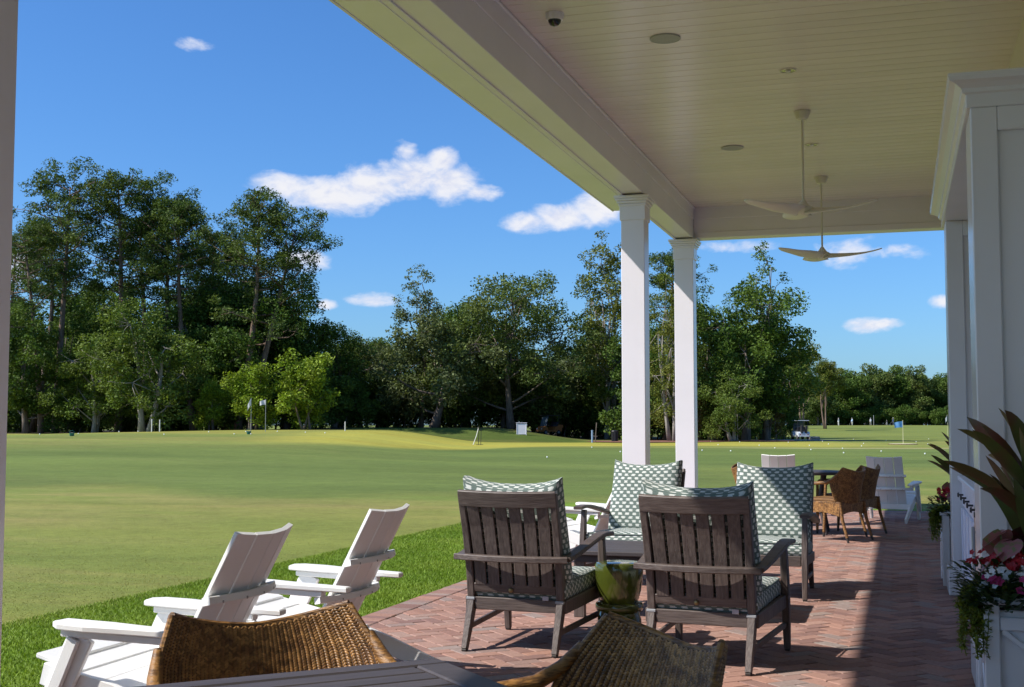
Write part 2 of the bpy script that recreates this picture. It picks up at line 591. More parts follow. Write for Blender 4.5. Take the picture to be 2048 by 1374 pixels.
build_lawn()
PX0, PX1, PY0, PY1 = -3.50, 1.05, -14.0, 20.0


def build_grass():
    """long blades of the lush strip beside the terrace"""
    rng = np.random.default_rng(3)
    n = 150000
    x = rng.uniform(-5.7, PX0 - .012, n); y = rng.uniform(2.6, 17.5, n) ** 1.0
    keep = rng.random(n) < np.clip(13.0 / (y + 3), .35, 1)
    x, y = x[keep], y[keep]
    # fringe hanging over the brick edge
    n2 = 9000
    x = np.concatenate([x, PX0 + rng.normal(-.012, .010, n2)]); y = np.concatenate([y, rng.uniform(2.6, 20, n2)])
    n = len(x)
    a = -SY * x + CY * y; r = CY * x + SY * y
    z = terrain(r, a)
    h = rng.uniform(.008, .022, n) + .006; w = rng.uniform(.003, .0055, n)
    th = rng.uniform(0, 2 * np.pi, n); ln = rng.normal(0, .013, (n, 2))
    dx, dy = np.cos(th) * w, np.sin(th) * w
    V = np.empty((n, 3, 3))
    V[:, 0] = np.stack([x - dx, y - dy, z], -1); V[:, 1] = np.stack([x + dx, y + dy, z], -1)
    V[:, 2] = np.stack([x + ln[:, 0], y + ln[:, 1], z + h], -1)
    Q = np.arange(n * 3).reshape(n, 3)
    m = pmat('grass_blades', (.170, .270, .026), .6, (.225, .315, .042), .9, rnd='island', rnd_amt=.4, trans=.3, spec=.25)
    tag(obj('grass', np_mesh('grass', V.reshape(-1, 3), Q, m)), 'lush bright green grass strip along the brick terrace', 'grass', kind='stuff')
    # the mown fairway beyond: short tufts where the eye can still make them out
    n = 260000
    a = 5.5 + 16.5 * rng.random(n) ** 1.1
    r = (rng.random(n) * .80 - .46) * a
    x = CY * r - SY * a; y = SY * r + CY * a
    keep = (x < -5.55 + rng.normal(0, .12, n)) & (rng.random(n) < 1 - sm(7.5, 19, a))
    a, r, x, y = a[keep], r[keep], x[keep], y[keep]
    n = len(a)
    z = terrain(r, a) - .002
    h = rng.uniform(.002, .009, n); w = rng.uniform(.003, .007, n)
    th = rng.uniform(0, 2 * np.pi, n); ln = rng.normal(0, .010, (n, 2))
    dx, dy = np.cos(th) * w, np.sin(th) * w
    V = np.empty((n, 3, 3))
    V[:, 0] = np.stack([x - dx, y - dy, z], -1); V[:, 1] = np.stack([x + dx, y + dy, z], -1)
    V[:, 2] = np.stack([x + ln[:, 0], y + ln[:, 1], z + h], -1)
    m = pmat('fairway_tufts', (.20, .225, .050), .7, (.29, .255, .080), .35, rnd='island', rnd_amt=.45, trans=.25, spec=.2)
    tag(obj('fairway_grass', np_mesh('fairway_grass', V.reshape(-1, 3), np.arange(n * 3).reshape(n, 3), m)), 'short pale mown grass of the fairway', 'grass', kind='stuff')


build_grass()


# ------------------------------------------------------------------ brick terrace
def brick_mat(name, src):
    m = bpy.data.materials.new(name); m.use_nodes = True
    t = NT(m.node_tree); b = m.node_tree.nodes['Principled BSDF']
    rv = t.n('ShaderNodeNewGeometry').outputs['Random Per Island'] if src == 'island' else t.n('ShaderNodeObjectInfo').outputs['Random']
    cr = t.n('ShaderNodeValToRGB'); e = cr.color_ramp
    e.elements[0].position = 0; e.elements[0].color = (.270, .160, .132, 1)
    e.elements[1].position = 1; e.elements[1].color = (.320, .190, .155, 1)
    for p, c in ((.15, (.215, .128, .112)), (.32, (.300, .168, .132)), (.50, (.335, .205, .168)), (.66, (.262, .172, .150)), (.78, (.270, .220, .200)), (.88, (.350, .195, .150))):
        k = e.elements.new(p); k.color = (*c, 1)
    t.link(rv, cr.inputs[0])
    tc = t.n('ShaderNodeTexCoord'); g = t.n('ShaderNodeNewGeometry')
    n1 = t.noise(g.outputs['Position'], 38, 5, .7); n2 = t.noise(g.outputs['Position'], 1.1, 3)
    v = t.m('MULTIPLY_ADD', t.m('SUBTRACT', n1, .5), .75, 1.02)
    v = t.m('ADD', v, t.m('MULTIPLY', t.m('SUBTRACT', n2, .5), .45))
    hs = t.n('ShaderNodeHueSaturation'); t.link(cr.outputs[0], hs.inputs['Color']); t.link(v, hs.inputs['Value'])
    hs.inputs['Saturation'].default_value = 1.0
    t.link(hs.outputs[0], b.inputs['Base Color'])
    b.inputs['Roughness'].default_value = .85
    b.inputs['Specular IOR Level'].default_value = .12
    bn = t.n('ShaderNodeBump'); bn.inputs['Strength'].default_value = .35; bn.inputs['Distance'].default_value = .004
    t.link(t.noise(g.outputs['Position'], 90, 4), bn.inputs['Height']); t.link(bn.outputs[0], b.inputs['Normal'])
    return m


def clip_poly(poly, x0, x1, y0, y1):
    def cut(pl, f):
        out = []
        for i in range(len(pl)):
            p, q = pl[i - 1], pl[i]
            a, b = f(p), f(q)
            if (a >= 0) != (b >= 0):
                s = a / (a - b)
                out.append((p[0] + s * (q[0] - p[0]), p[1] + s * (q[1] - p[1])))
            if b >= 0:
                out.append(q)
        return out
    for f in (lambda p: p[0] - x0, lambda p: x1 - p[0], lambda p: p[1] - y0, lambda p: y1 - p[1]):
        if len(poly) >= 3:
            poly = cut(poly, f)
    return poly


def build_terrace():
    root = MB().box(((PX0 + PX1) / 2, (PY0 + PY1) / 2, -.106), (PX1 - PX0 - .01, PY1 - PY0 - .01, .2)).build(
        'patio', pmat('joint_sand', (.055, .040, .034), .95, (.10, .08, .065), 30))
    tag(root, 'red brick herringbone patio under the porch and beside the lawn', 'patio', kind='structure')
    mi, mo = brick_mat('brick_clay', 'island'), brick_mat('brick_clay_single', 'object')
    rng = random.Random(8)

    def shape(poly, z=0.0, tilt=(0, 0)):
        cx = sum(p[0] for p in poly) / len(poly); cy = sum(p[1] for p in poly) / len(poly)
        def inset(d):
            out = []
            for (x, y) in poly:
                l = math.hypot(x - cx, y - cy)
                k = max(0, (l - d * 1.35) / l) if l > 0 else 1
                out.append((cx + (x - cx) * k, cy + (y - cy) * k))
            return out
        n = len(poly)
        o, tp = inset(.0032), inset(.0085)
        vs = [(x, y, -.03) for x, y in o] + [(x, y, z - .004 + tilt[0] * (x - cx) + tilt[1] * (y - cy)) for x, y in o] + [(x, y, z + tilt[0] * (x - cx) + tilt[1] * (y - cy)) for x, y in tp]
        fs = []
        for k in (0, n):
            fs += [(k + i, k + (i + 1) % n, k + n + (i + 1) % n, k + n + i) for i in range(n)]
        fs.append(tuple(range(2 * n, 3 * n)))
        return vs, fs
    full = MB(); full.add(*shape([(-.1, -.05), (.1, -.05), (.1, .05), (-.1, .05)]))
    full_me = full.mesh('brick', mo)
    BX0, BX1, BY1 = PX0 + .205, PX1, PY1 - .205
    cand = []
    u = .1; c45 = math.sqrt(.5)
    for i in range(-120, 260):
        for j in range(-120, 260):
            d = (i - j) % 4
            if d not in (0, 3):
                continue
            gx, gy = ((i + 1) * u, (j + .5) * u) if d == 0 else ((i + .5) * u, (j + 1) * u)
            x, y = c45 * (gx - gy) - .03, c45 * (gx + gy)
            if x < BX0 - .12 or x > BX1 + .12 or y < 2.2 or y > BY1 + .12:
                continue
            ang = math.pi / 4 + (0 if d == 0 else math.pi / 2)
            ca, sa = math.cos(ang), math.sin(ang)
            poly = [(x + ca * p - sa * q, y + sa * p + ca * q) for p, q in ((-.1, -.05), (.1, -.05), (.1, .05), (-.1, .05))]
            inside = all(BX0 <= p[0] <= BX1 and p[1] <= BY1 for p in poly)
            a = -SY * x + CY * y; r = CY * x + SY * y
            seen = False
            if a > 1:
                px, py = 1024 + 2500 * r / a, 852 + 2500 * CAMZ / a
                seen = py < 1376 and 700 < px < 1975 and not (1000 < px < 1475 and py > 1262) and not (940 < px < 1110 and py < 1200) and not (1290 < px < 1500 and py < 1240)
            cand.append((a if seen and inside else 1e9, x, y, ang, poly, inside))
    for k in range(int((PY1 + 3) / .1)):      # soldier course along the lawn
        y = -3 + k * .1 + .05
        if y < 2.2: continue
        poly = [(PX0, y - .05), (PX0 + .2, y - .05), (PX0 + .2, y + .05), (PX0, y + .05)]
        a = -SY * (PX0 + .1) + CY * y; r = CY * (PX0 + .1) + SY * y
        px, py = 1024 + 2500 * r / a, 852 + 2500 * CAMZ / a
        cand.append((a if (py < 1376 and 715 < px < 920) else 1e9, PX0 + .1, y, 0.0, poly, True))
    for k in range(int((PX1 - PX0) / .1)):
        x = PX0 + .2 + k * .1 + .05
        if x > PX1: continue
        poly = [(x - .05, PY1 - .2), (x + .05, PY1 - .2), (x + .05, PY1), (x - .05, PY1)]
        cand.append((1e9, x, PY1 - .1, 0, poly, False))
    cand.sort(key=lambda c: c[0])
    rest = MB()
    for k, (a, x, y, ang, poly, inside) in enumerate(cand):
        dz = rng.gauss(0, .0012); tl = (rng.gauss(0, .006), rng.gauss(0, .006))
        if k < 300 and a < 1e8:
            o = obj('brick', full_me, root, (x, y, dz))
            o.rotation_euler = (tl[0], tl[1], ang)
        else:
            if not inside:
                poly = clip_poly(poly, BX0 if abs(ang) > .1 else PX0, PX1, -9, BY1 if abs(ang) > .1 else PY1)
                if len(poly) < 3: continue
            rest.add(*shape(poly, dz, tl))
    tag(rest.build('bricks', mi, root), kind='stuff')


build_terrace()

# ------------------------------------------------------------------ porch: columns, beams, roof, ceiling
CH, BB, EY = 4.70, 4.21, 19.70       # ceiling height, beam underside, far end of the roof
BXO, BXI = -3.337, -3.040            # outer and inner face of the long beam


def build_porch():
    root = thing('porch_roof', 'white painted porch roof with beadboard ceiling and deep beams', 'porch', (0, 0, 0), kind='structure')
    P = M['paint']
    # long beam over the columns, in two stacked boards, with a bead
    def beam(name, c, s, ch=.006):
        return MB().box(c, s, ch=ch).build(name, P, root)
    y0, y1 = -16.0, EY  # roof lengthened unseen behind the camera to cut skylight under the porch
    ym = (y0 + y1) / 2
    b = beam('beam', ((BXO + BXI) / 2, ym, (BB + CH + .1) / 2), (BXI - BXO, y1 - y0, CH + .1 - BB))
    for zz, h, pr in ((BB + .30, .19, .012), (BB + .462, .028, .03)):
        MB().box((BXI + pr / 2 - .002, ym - .16, zz + h / 2 - .002), (pr, y1 - y0 - .32, h), ch=.005).build('beam_board', P, b)
    MB().box((BXO + .02, ym, BB - .008), (.04, y1 - y0 - .01, .016), ch=.004).build('beam_bead', P, b)
    # end beam
    e = beam('end_beam', ((BXI + 1.05) / 2, EY - .145, (BB + CH + .1) / 2 + .002), (1.05 - BXI - .004, .29, CH + .1 - BB))
    for zz, h, pr in ((BB + .30, .19, .012), (BB + .0, .09, .014)):
        MB().box(((BXI + 1.05) / 2 + .02, EY - .29 - pr / 2 + .002, zz + h / 2 + .004), (1.05 - BXI - .06, pr, h), ch=.005).build('beam_board', P, e)
    # eave soffit outside the beam, level with the ceiling
    ES0, ESZ = -4.38, 4.765
    sf = MB().box(((ES0 + BXO) / 2, ym, ESZ + .03), (BXO - ES0 - .004, y1 - y0, .06)).build('eave_soffit', P, root)
    for x0, w in ((-4.02, .012), (-3.80, .012)):
        MB().box((x0, ym, ESZ - .004), (w, y1 - y0 - .02, .012), ch=.002).build('soffit_bead', P, sf)
    MB().box((-3.91, ym, ESZ - .0035), (.05, y1 - y0 - .04, .01), ch=.002).build('soffit_vent', M['vent'], sf)
    MB().box((ES0 - .0125, ym, ESZ + .075), (.025, y1 - y0, .17)).build('fascia_board', P, root)
    MB().box((ES0 - .035, ym, ESZ + .14), (.02, y1 - y0, .05)).build('drip_edge', M['darkmetal'], root)
    # roof sheets above, sloping up to the clubhouse
    sl = MB()
    sl.add([(ES0 - .05, y0, ESZ + .17), (ES0 - .05, y1 + .02, ESZ + .17), (1.3, y1 + .02, 6.6), (1.3, y0, 6.6),
            (ES0 - .05, y0, ESZ + .21), (ES0 - .05, y1 + .02, ESZ + .21), (1.3, y1 + .02, 6.66), (1.3, y0, 6.66)],
           [(0, 1, 2, 3), (7, 6, 5, 4), (0, 4, 5, 1), (1, 5, 6, 2), (2, 6, 7, 3), (3, 7, 4, 0)])
    sl.build('roof', M['shingle'], root)
    MB().box(((ES0 + 1.3) / 2, y1 - .02, 5.0), (1.3 - ES0, .03, .46)).build('gable_board', P, root)
    # ceiling boards across the porch
    pitch = .19
    me = None
    x0, x1 = BXI + .012, 2.6
    n = int((EY - .29 - y0) / pitch)
    bm = MB()
    hw, L2 = pitch / 2 - .0008, (x1 - x0) / 2
    prof = [(-hw, .012), (-hw, .006), (-hw + .006, 0), (hw - .006, 0), (hw, .006), (hw, .012)]
    bm.loft([[(-L2, y, z) for y, z in prof], [(L2, y, z) for y, z in prof]])
    me = bm.mesh('ceiling_board', M['ceil'])
    for k in range(n + 1):
        y = EY - .29 - pitch * (k + .5)
        if y < -5: break
        obj('ceiling_board', me, root, ((x0 + x1) / 2, y, CH))
    MB().box(((x0 + x1) / 2, ym, CH + .035), (x1 - x0, y1 - y0, .04)).build('ceiling_deck', M['vent'], root)


build_porch()


def build_columns():
    P = M['paint']
    root = thing('porch_column', '', 'column', (-3.188, 15.56, 0), 0, 'white square porch columns')
    w = .297
    MB().box((0, 0, 2.0), (w, w, 4.0), ch=.006).build('shaft', P, root)
    MB().box((0, 0, .11), (w + .07, w + .07, .22), ch=.01).build('base', P, root)
    cap = MB()
    cap.box((0, 0, 3.975), (w + .03, w + .03, .19), ch=.005)
    cap.box((0, 0, 4.075), (w + .055, w + .055, .03), ch=.008)
    cap.box((0, 0, 4.108), (w + .09, w + .09, .035), ch=.014)
    cap.box((0, 0, 4.140), (w + .13, w + .13, .032), ch=.012)
    cap.box((0, 0, 4.172), (w + .155, w + .155, .034), ch=.005)
    cap.build('capital', P, root)
    MB().box((0, 0, 4.199), (w - .03, w - .03, .02), ch=.002).build('shadow_gap', M['darkmetal'], root)
    root['label'] = 'nearer of the two white columns seen against the trees'
    dup(root, 'white corner column under the far end of the beam', (-3.188, 19.45, 0))
    dup(root, 'shaded white post cut off at the left edge of the picture', (-3.188, 3.585, 0))


build_columns()


# ------------------------------------------------------------------ clubhouse wall with the serving bay
def build_clubhouse():
    root = thing('clubhouse', 'pale painted clubhouse wall with a panelled serving bay and crown', 'building', (0, 0, 0))
    P = M['wallpaint']
    MB().box((2.55, 1.85, 3.0), (2.996, 35.7, 6.0)).build('wall', P, root)  # near end added out of view behind the camera, to deepen the porch shade
    bx0, bx1, y0, y1 = .36, 1.05, 6.55, 10.47

    def pier(ya, yb, panel):
        r = MB().box(((bx0 + bx1) / 2, (ya + yb) / 2, 1.43), (bx1 - bx0, yb - ya, 2.86), ch=.006).build('pier', P, root)
        # raised stiles leave a recessed panel
        for side, nx in ((-1, 0),):
            yy = ya - .011
            for (xa, xb, za, zb) in ((bx0, bx0 + .125, .0, 2.86), (bx1 - .12, bx1, .0, 2.86), (bx0 + .126, bx1 - .121, 2.74, 2.86), (bx0 + .126, bx1 - .121, .0, .42)):
                MB().box(((xa + xb) / 2, yy, (za + zb) / 2), (xb - xa, .022, zb - za), ch=.005).build('stile', P, r)
        bs = MB().box(((bx0 + bx1) / 2 - .01, (ya + yb) / 2 - .01, .1), (bx1 - bx0 + .05, yb - ya + .07, .2), ch=.008)
        bs.build('plinth', P, r)
        return r
    pier(y0, y0 + .42, True)
    pier(10.15, y1, True)
    hd = MB().box(((bx0 + bx1) / 2 - .004, (y0 + y1) / 2, 2.93), (bx1 - bx0 + .03, y1 - y0 + .05, .14), ch=.004).build('header', P, root)
    # crown moulding: profile swept round three sides
    prof = [(0, 2.925), (.018, 2.935), (.022, 2.955), (.05, 2.975), (.078, 2.985), (.085, 3.005), (.085, 3.02), (0, 3.02)]
    rings = []
    for (x, y, dx, dy) in ((bx1, y0 - .02, 0, -1), (bx0 - .018, y0 - .02, -1, -1), (bx0 - .018, y1 + .02, -1, 1), (bx1, y1 + .02, 0, 1)):
        rings.append([(x + dx * p, y + dy * p, z) for p, z in prof])
    MB().loft(rings).build('crown_moulding', P, hd)
    MB().box(((bx0 + bx1) / 2, (y0 + y1) / 2, 3.03), (bx1 - bx0, y1 - y0, .03)).build('bay_top', P, root)
    # outdoor serving counter in the bay
    ct = thing('serving_counter', 'white serving counter with black knobs between the two wall piers', 'counter', (0, 0, 0))
    MB().box((.755, 8.565, .44), (.60, 3.14, .86), ch=.004).build('carcass', M['paint'], ct)
    MB().box((.735, 8.565, .887), (.66, 3.155, .034), ch=.006).build('worktop', M['paint'], ct)
    yy = 7.06
    k = 0
    while yy < 10.0:
        w = .44
        if k == 2:
            fr = MB().box((.442, yy + w / 2, .43), (.03, w - .01, .70)).build('fridge_door', M['steel'], ct)
            MB().bar((.40, yy + .05, .25), (.40, yy + .05, .68), .02, .02, (0, 1, 0)).build('handle', M['steel'], fr)
            for z in (.28, .65):
                MB().bar((.40, yy + .05, z), (.43, yy + .05, z), .014, .014, (0, 0, 1)).build('handle_post', M['steel'], fr)
        else:
            d = MB().box((.445, yy + w / 2, .36), (.022, w - .02, .60)).build('cabinet_door', M['paint'], ct)
            for q in (-1, 1):
                MB().box((.429, yy + w / 2 + q * (w / 2 - .045), .36), (.012, .05, .60)).build('door_stile', M['paint'], d)
        dr = MB().box((.445, yy + w / 2, .765), (.022, w - .02, .17)).build('drawer', M['paint'], ct)
        MB().tube([(.435, yy + w / 2, .77), (.405, yy + w / 2, .77), (.404, yy + w / 2, .77), (.392, yy + w / 2, .77)], [.007, .007, .019, .015], 12).build('knob', M['darkmetal'], dr)
        yy += w; k += 1


build_clubhouse()


# ------------------------------------------------------------------ ceiling fittings
def build_fittings():
    z = CH
    r = thing('dome_camera', 'white dome security camera with black lens on the ceiling', 'camera', (-2.68, 9.83, z))
    MB().lathe([(.075, 0), (.077, -.03), (.068, -.055), (.055, -.058)], 28).build('housing', M['paint'], r, True)
    MB().lathe([(.056, -.054), (.052, -.075), (.038, -.096), (.018, -.106), (.001, -.109)], 24).build('dome', M['black_gloss'], r, True)
    for (x, y, lab) in ((-1.92, 10.75, 'round flat ceiling speaker nearest the top of the picture'), (-1.91, 15.30, 'round flat ceiling speaker left of the fan rods')):
        r = thing('ceiling_speaker', lab, 'speaker', (x, y, z), 0, 'ceiling speakers')
        MB().lathe([(.135, 0), (.137, -.010), (.128, -.013), (.126, -.010)], 40).build('rim', M['speaker'], r, True)
        MB().lathe([(.126, -.0085), (.06, -.0105), (.001, -.011)], 40).build('grille', M['speaker'], r, True)
    for (x, y, lab) in ((-.97, 12.10, 'recessed downlight in front of the fans'), (-.97, 15.43, 'recessed downlight beside the nearer fan rod')):
        r = thing('recessed_downlight', lab, 'downlight', (x, y, z), 0, 'recessed downlights')
        MB().lathe([(.085, 0), (.087, -.006), (.070, -.009), (.066, -.002)], 32).build('trim_ring', M['lamp_trim'], r, True)
        MB().lathe([(.066, -.004), (.045, -.002), (.001, -.0015)], 32).build('reflector', M['lamp_glass'], r, True)
        MB().lathe([(.001, -.018), (.022, -.016), (.026, -.006), (.026, -.002)], 16).build('bulb', M['paint'], r, True)
    r = thing('ceiling_fan', 'nearer white ceiling fan with three swept blades on a long rod', 'ceiling fan', (-.96, 13.75, z), 0, 'porch ceiling fans')
    F = M['fan']
    MB().lathe([(.088, -.002), (.09, -.012), (.062, -.085), (.035, -.10), (.02, -.10)], 28).build('canopy', F, r, True)
    MB().lathe([(.080, .003), (.083, -.004), (.080, -.008)], 28).build('canopy_gasket', M['darkmetal'], r)
    MB().tube([(0, 0, -.09), (0, 0, -1.02)], .013, 12).build('downrod', F, r, True)
    MB().lathe([(.018, -.97), (.03, -.99), (.062, -1.035), (.10, -1.055), (.105, -1.085), (.085, -1.115), (.05, -1.135), (.001, -1.14)], 28).build('motor', F, r, True)
    for k in range(3):
        ang = math.radians(105 + 120 * k)
        ca, sa = math.cos(ang), math.sin(ang)
        rings = []
        n = 18
        for i in range(n + 1):
            s = i / n
            rad = .04 + .76 * s
            wv = .20 * (1 - s) ** 1.6 + .135 * min(1, s * 2.2) * (1 - max(0, (s - .86) / .14) ** 2 * .75)
            zc = -1.095 - .03 * math.sin(s * 2.2) + .075 * s * s
            off = .05 * math.sin(s * 3.0)
            tw = .32 * (1 - s) + .10
            ring = []
            th = .016 * (1 - s) + .006
            for q in range(8):
                f = q / 7 * 2 - 1
                tt = th * math.sqrt(max(0, 1 - f * f)) + .0008
                yy = off + f * wv / 2
                ring.append((rad, yy, zc + math.sin(tw) * yy + tt))
            for q in range(7, -1, -1):
                f = q / 7 * 2 - 1
                tt = th * math.sqrt(max(0, 1 - f * f)) + .0008
                yy = off + f * wv / 2
                ring.append((rad, yy, zc + math.sin(tw) * yy - tt))
            rings.append([(ca * x - sa * y, sa * x + ca * y, zz) for x, y, zz in ring])
        MB().loft(rings).build('blade', F, r, 'all')
    dup(r, 'farther white ceiling fan with blades against the sky', (-.98, 17.5, z), .06)


build_fittings()

# ------------------------------------------------------------------ patterned cushions
def cushion_mat():
    m = bpy.data.materials.new('ikat_fabric'); m.use_nodes = True
    t = NT(m.node_tree); b = m.node_tree.nodes['Principled BSDF']
    uv = t.n('ShaderNodeUVMap'); uv.uv_map = 'UVMap'
    sx = t.n('ShaderNodeSeparateXYZ'); t.link(uv.outputs[0], sx.inputs[0])
    u, v = sx.outputs[0], sx.outputs[1]
    row = t.m('DIVIDE', v, .0320)
    ri = t.m('FLOOR', row)
    rf = t.m('SUBTRACT', t.m('FRACT', row), .5)
    off = t.m('MULTIPLY', t.m('FLOORED_MODULO', ri, 2.0), .5)
    # threads shift sideways from weft to weft: the jagged ikat edge
    cvn = t.n('ShaderNodeCombineXYZ'); t.link(t.m('FLOOR', t.m('MULTIPLY', v, 230)), cvn.inputs[0]); t.link(t.m('FLOOR', t.m('MULTIPLY', u, 26)), cvn.inputs[1])
    wn = t.n('ShaderNodeTexWhiteNoise', noise_dimensions='3D'); t.link(cvn.outputs[0], wn.inputs['Vector'])
    jag = t.m('MULTIPLY', t.m('SUBTRACT', wn.outputs['Value'], .5), .17)
    cell = t.m('ADD', t.m('ADD', t.m('DIVIDE', u, .066), off), jag)
    cf = t.m('ABSOLUTE', t.m('SUBTRACT', t.m('FRACT', cell), .5))
    inx = t.m('SUBTRACT', 1.0, t.smooth(cf, .22, .28))
    iny = t.m('SUBTRACT', 1.0, t.smooth(t.m('ABSOLUTE', rf), .29, .36))
    ink = t.m('MULTIPLY', inx, iny)
    line = t.m('SUBTRACT', 1.0, t.smooth(t.m('ABSOLUTE', t.m('SUBTRACT', t.m('ABSOLUTE', rf), .5)), .02, .06))
    uvs = t.mapping(uv.outputs[0], scale=(40, 400, 1))
    th = t.noise(uvs, 1.0, 3, .7)
    g = t.mix(t.smooth(th, .3, .7), (.105, .145, .130), (.165, .205, .185))
    g = t.mix(t.m('MULTIPLY', line, .55), g, (.07, .10, .088))
    c = t.mix(t.m('MULTIPLY', ink, .95), g, t.mix(t.smooth(th, .3, .7), (.56, .58, .55), (.72, .73, .69)))
    t.link(c, b.inputs['Base Color'])
    b.inputs['Roughness'].default_value = .9
    b.inputs['Specular IOR Level'].default_value = .12
    b.inputs['Sheen Weight'].default_value = .15
    bn = t.n('ShaderNodeBump'); bn.inputs['Strength'].default_value = .3; bn.inputs['Distance'].default_value = .003
    tc = t.n('ShaderNodeTexCoord')
    t.link(t.m('ADD', th, t.m('MULTIPLY', t.noise(tc.outputs['Object'], 9, 3), 3.0)), bn.inputs['Height']); t.link(bn.outputs[0], b.inputs['Normal'])
    return m


M['ikat'] = cushion_mat()
M['piping'] = pmat('cushion_piping', (.13, .165, .15), .9)


def cushion(w, h, d, ears=0.0, seed=0, n=22):
    """soft box, x = w, y = h (face plane), z = d (thickness); metric UVs"""
    rng = random.Random(seed)
    verts, quads, uvs = [], [], []
    hx, hy, hz = w / 2, h / 2, d / 2
    ph = [rng.uniform(0, 6) for _ in range(4)]

    def place(x, y, z):
        # x,y,z in -1..1 on the cube surface -> soft rounded box
        p = .13
        fx, fy = 1 - abs(x) ** 6, 1 - abs(y) ** 6
        rx = x * (1 - .030 * (1 - abs(y) ** 2) * 0 - .045 * abs(z) ** 8 * abs(x) ** 4)
        X = hx * (x * (1 - .05 * (z * z)) - .018 * math.sin(1.7 * y + ph[0]) * abs(x) ** 6)
        Y = hy * (y * (1 - .05 * (z * z)))
        crown = .72 + .28 * (max(0, (1 - x ** 4)) * max(0, (1 - y ** 4))) ** .5
        edge = (max(abs(x), abs(y))) ** 10
        Z = hz * z * crown * (1 - .18 * edge)
        Z += .006 * math.sin(3.1 * x + ph[1]) * math.sin(2.3 * y + ph[2])
        if ears:
            Y += ears * (abs(x) ** 2.6) * max(0, y) ** 3 - .5 * ears * max(0, y) ** 4
        return (X, Y, Z)
    idx = {}

    def face(axis, sg):
        base = len(verts)
        na, nb = n, n
        for i in range(na + 1):
            for j in range(nb + 1):
                a, b2 = i / na * 2 - 1, j / nb * 2 - 1
                a = math.sin(a * math.pi / 2) * .35 + a * .65
                b2 = math.sin(b2 * math.pi / 2) * .35 + b2 * .65
                if axis == 2: q = (a, b2, sg); uvc = (a * hx, b2 * hy)
                elif axis == 1: q = (a, sg, b2); uvc = (a * hx, sg * hy + sg * (1 - sg * 0) * (1 - b2) * hz)
                else: q = (sg, a, b2); uvc = (sg * hx + sg * (1 - b2) * hz, a * hy)
                verts.append(place(*q)); uvs.append(uvc)
        for i in range(na):
            for j in range(nb):
                k = base + i * (nb + 1) + j
                f = (k, k + nb + 1, k + nb + 2, k + 1)
                flip = (sg < 0) ^ (axis == 1)
                quads.append(f if not flip else f[::-1])
    for ax in (0, 1, 2):
        for sg in (-1, 1):
            face(ax, sg)
    return np.array(verts), np.array(quads), np.array(uvs)


def cushion_mesh(name, *a, **k):
    v, q, u = cushion(*a, **k)
    return np_mesh(name, v, q, M['ikat'], True, u + 3.0)


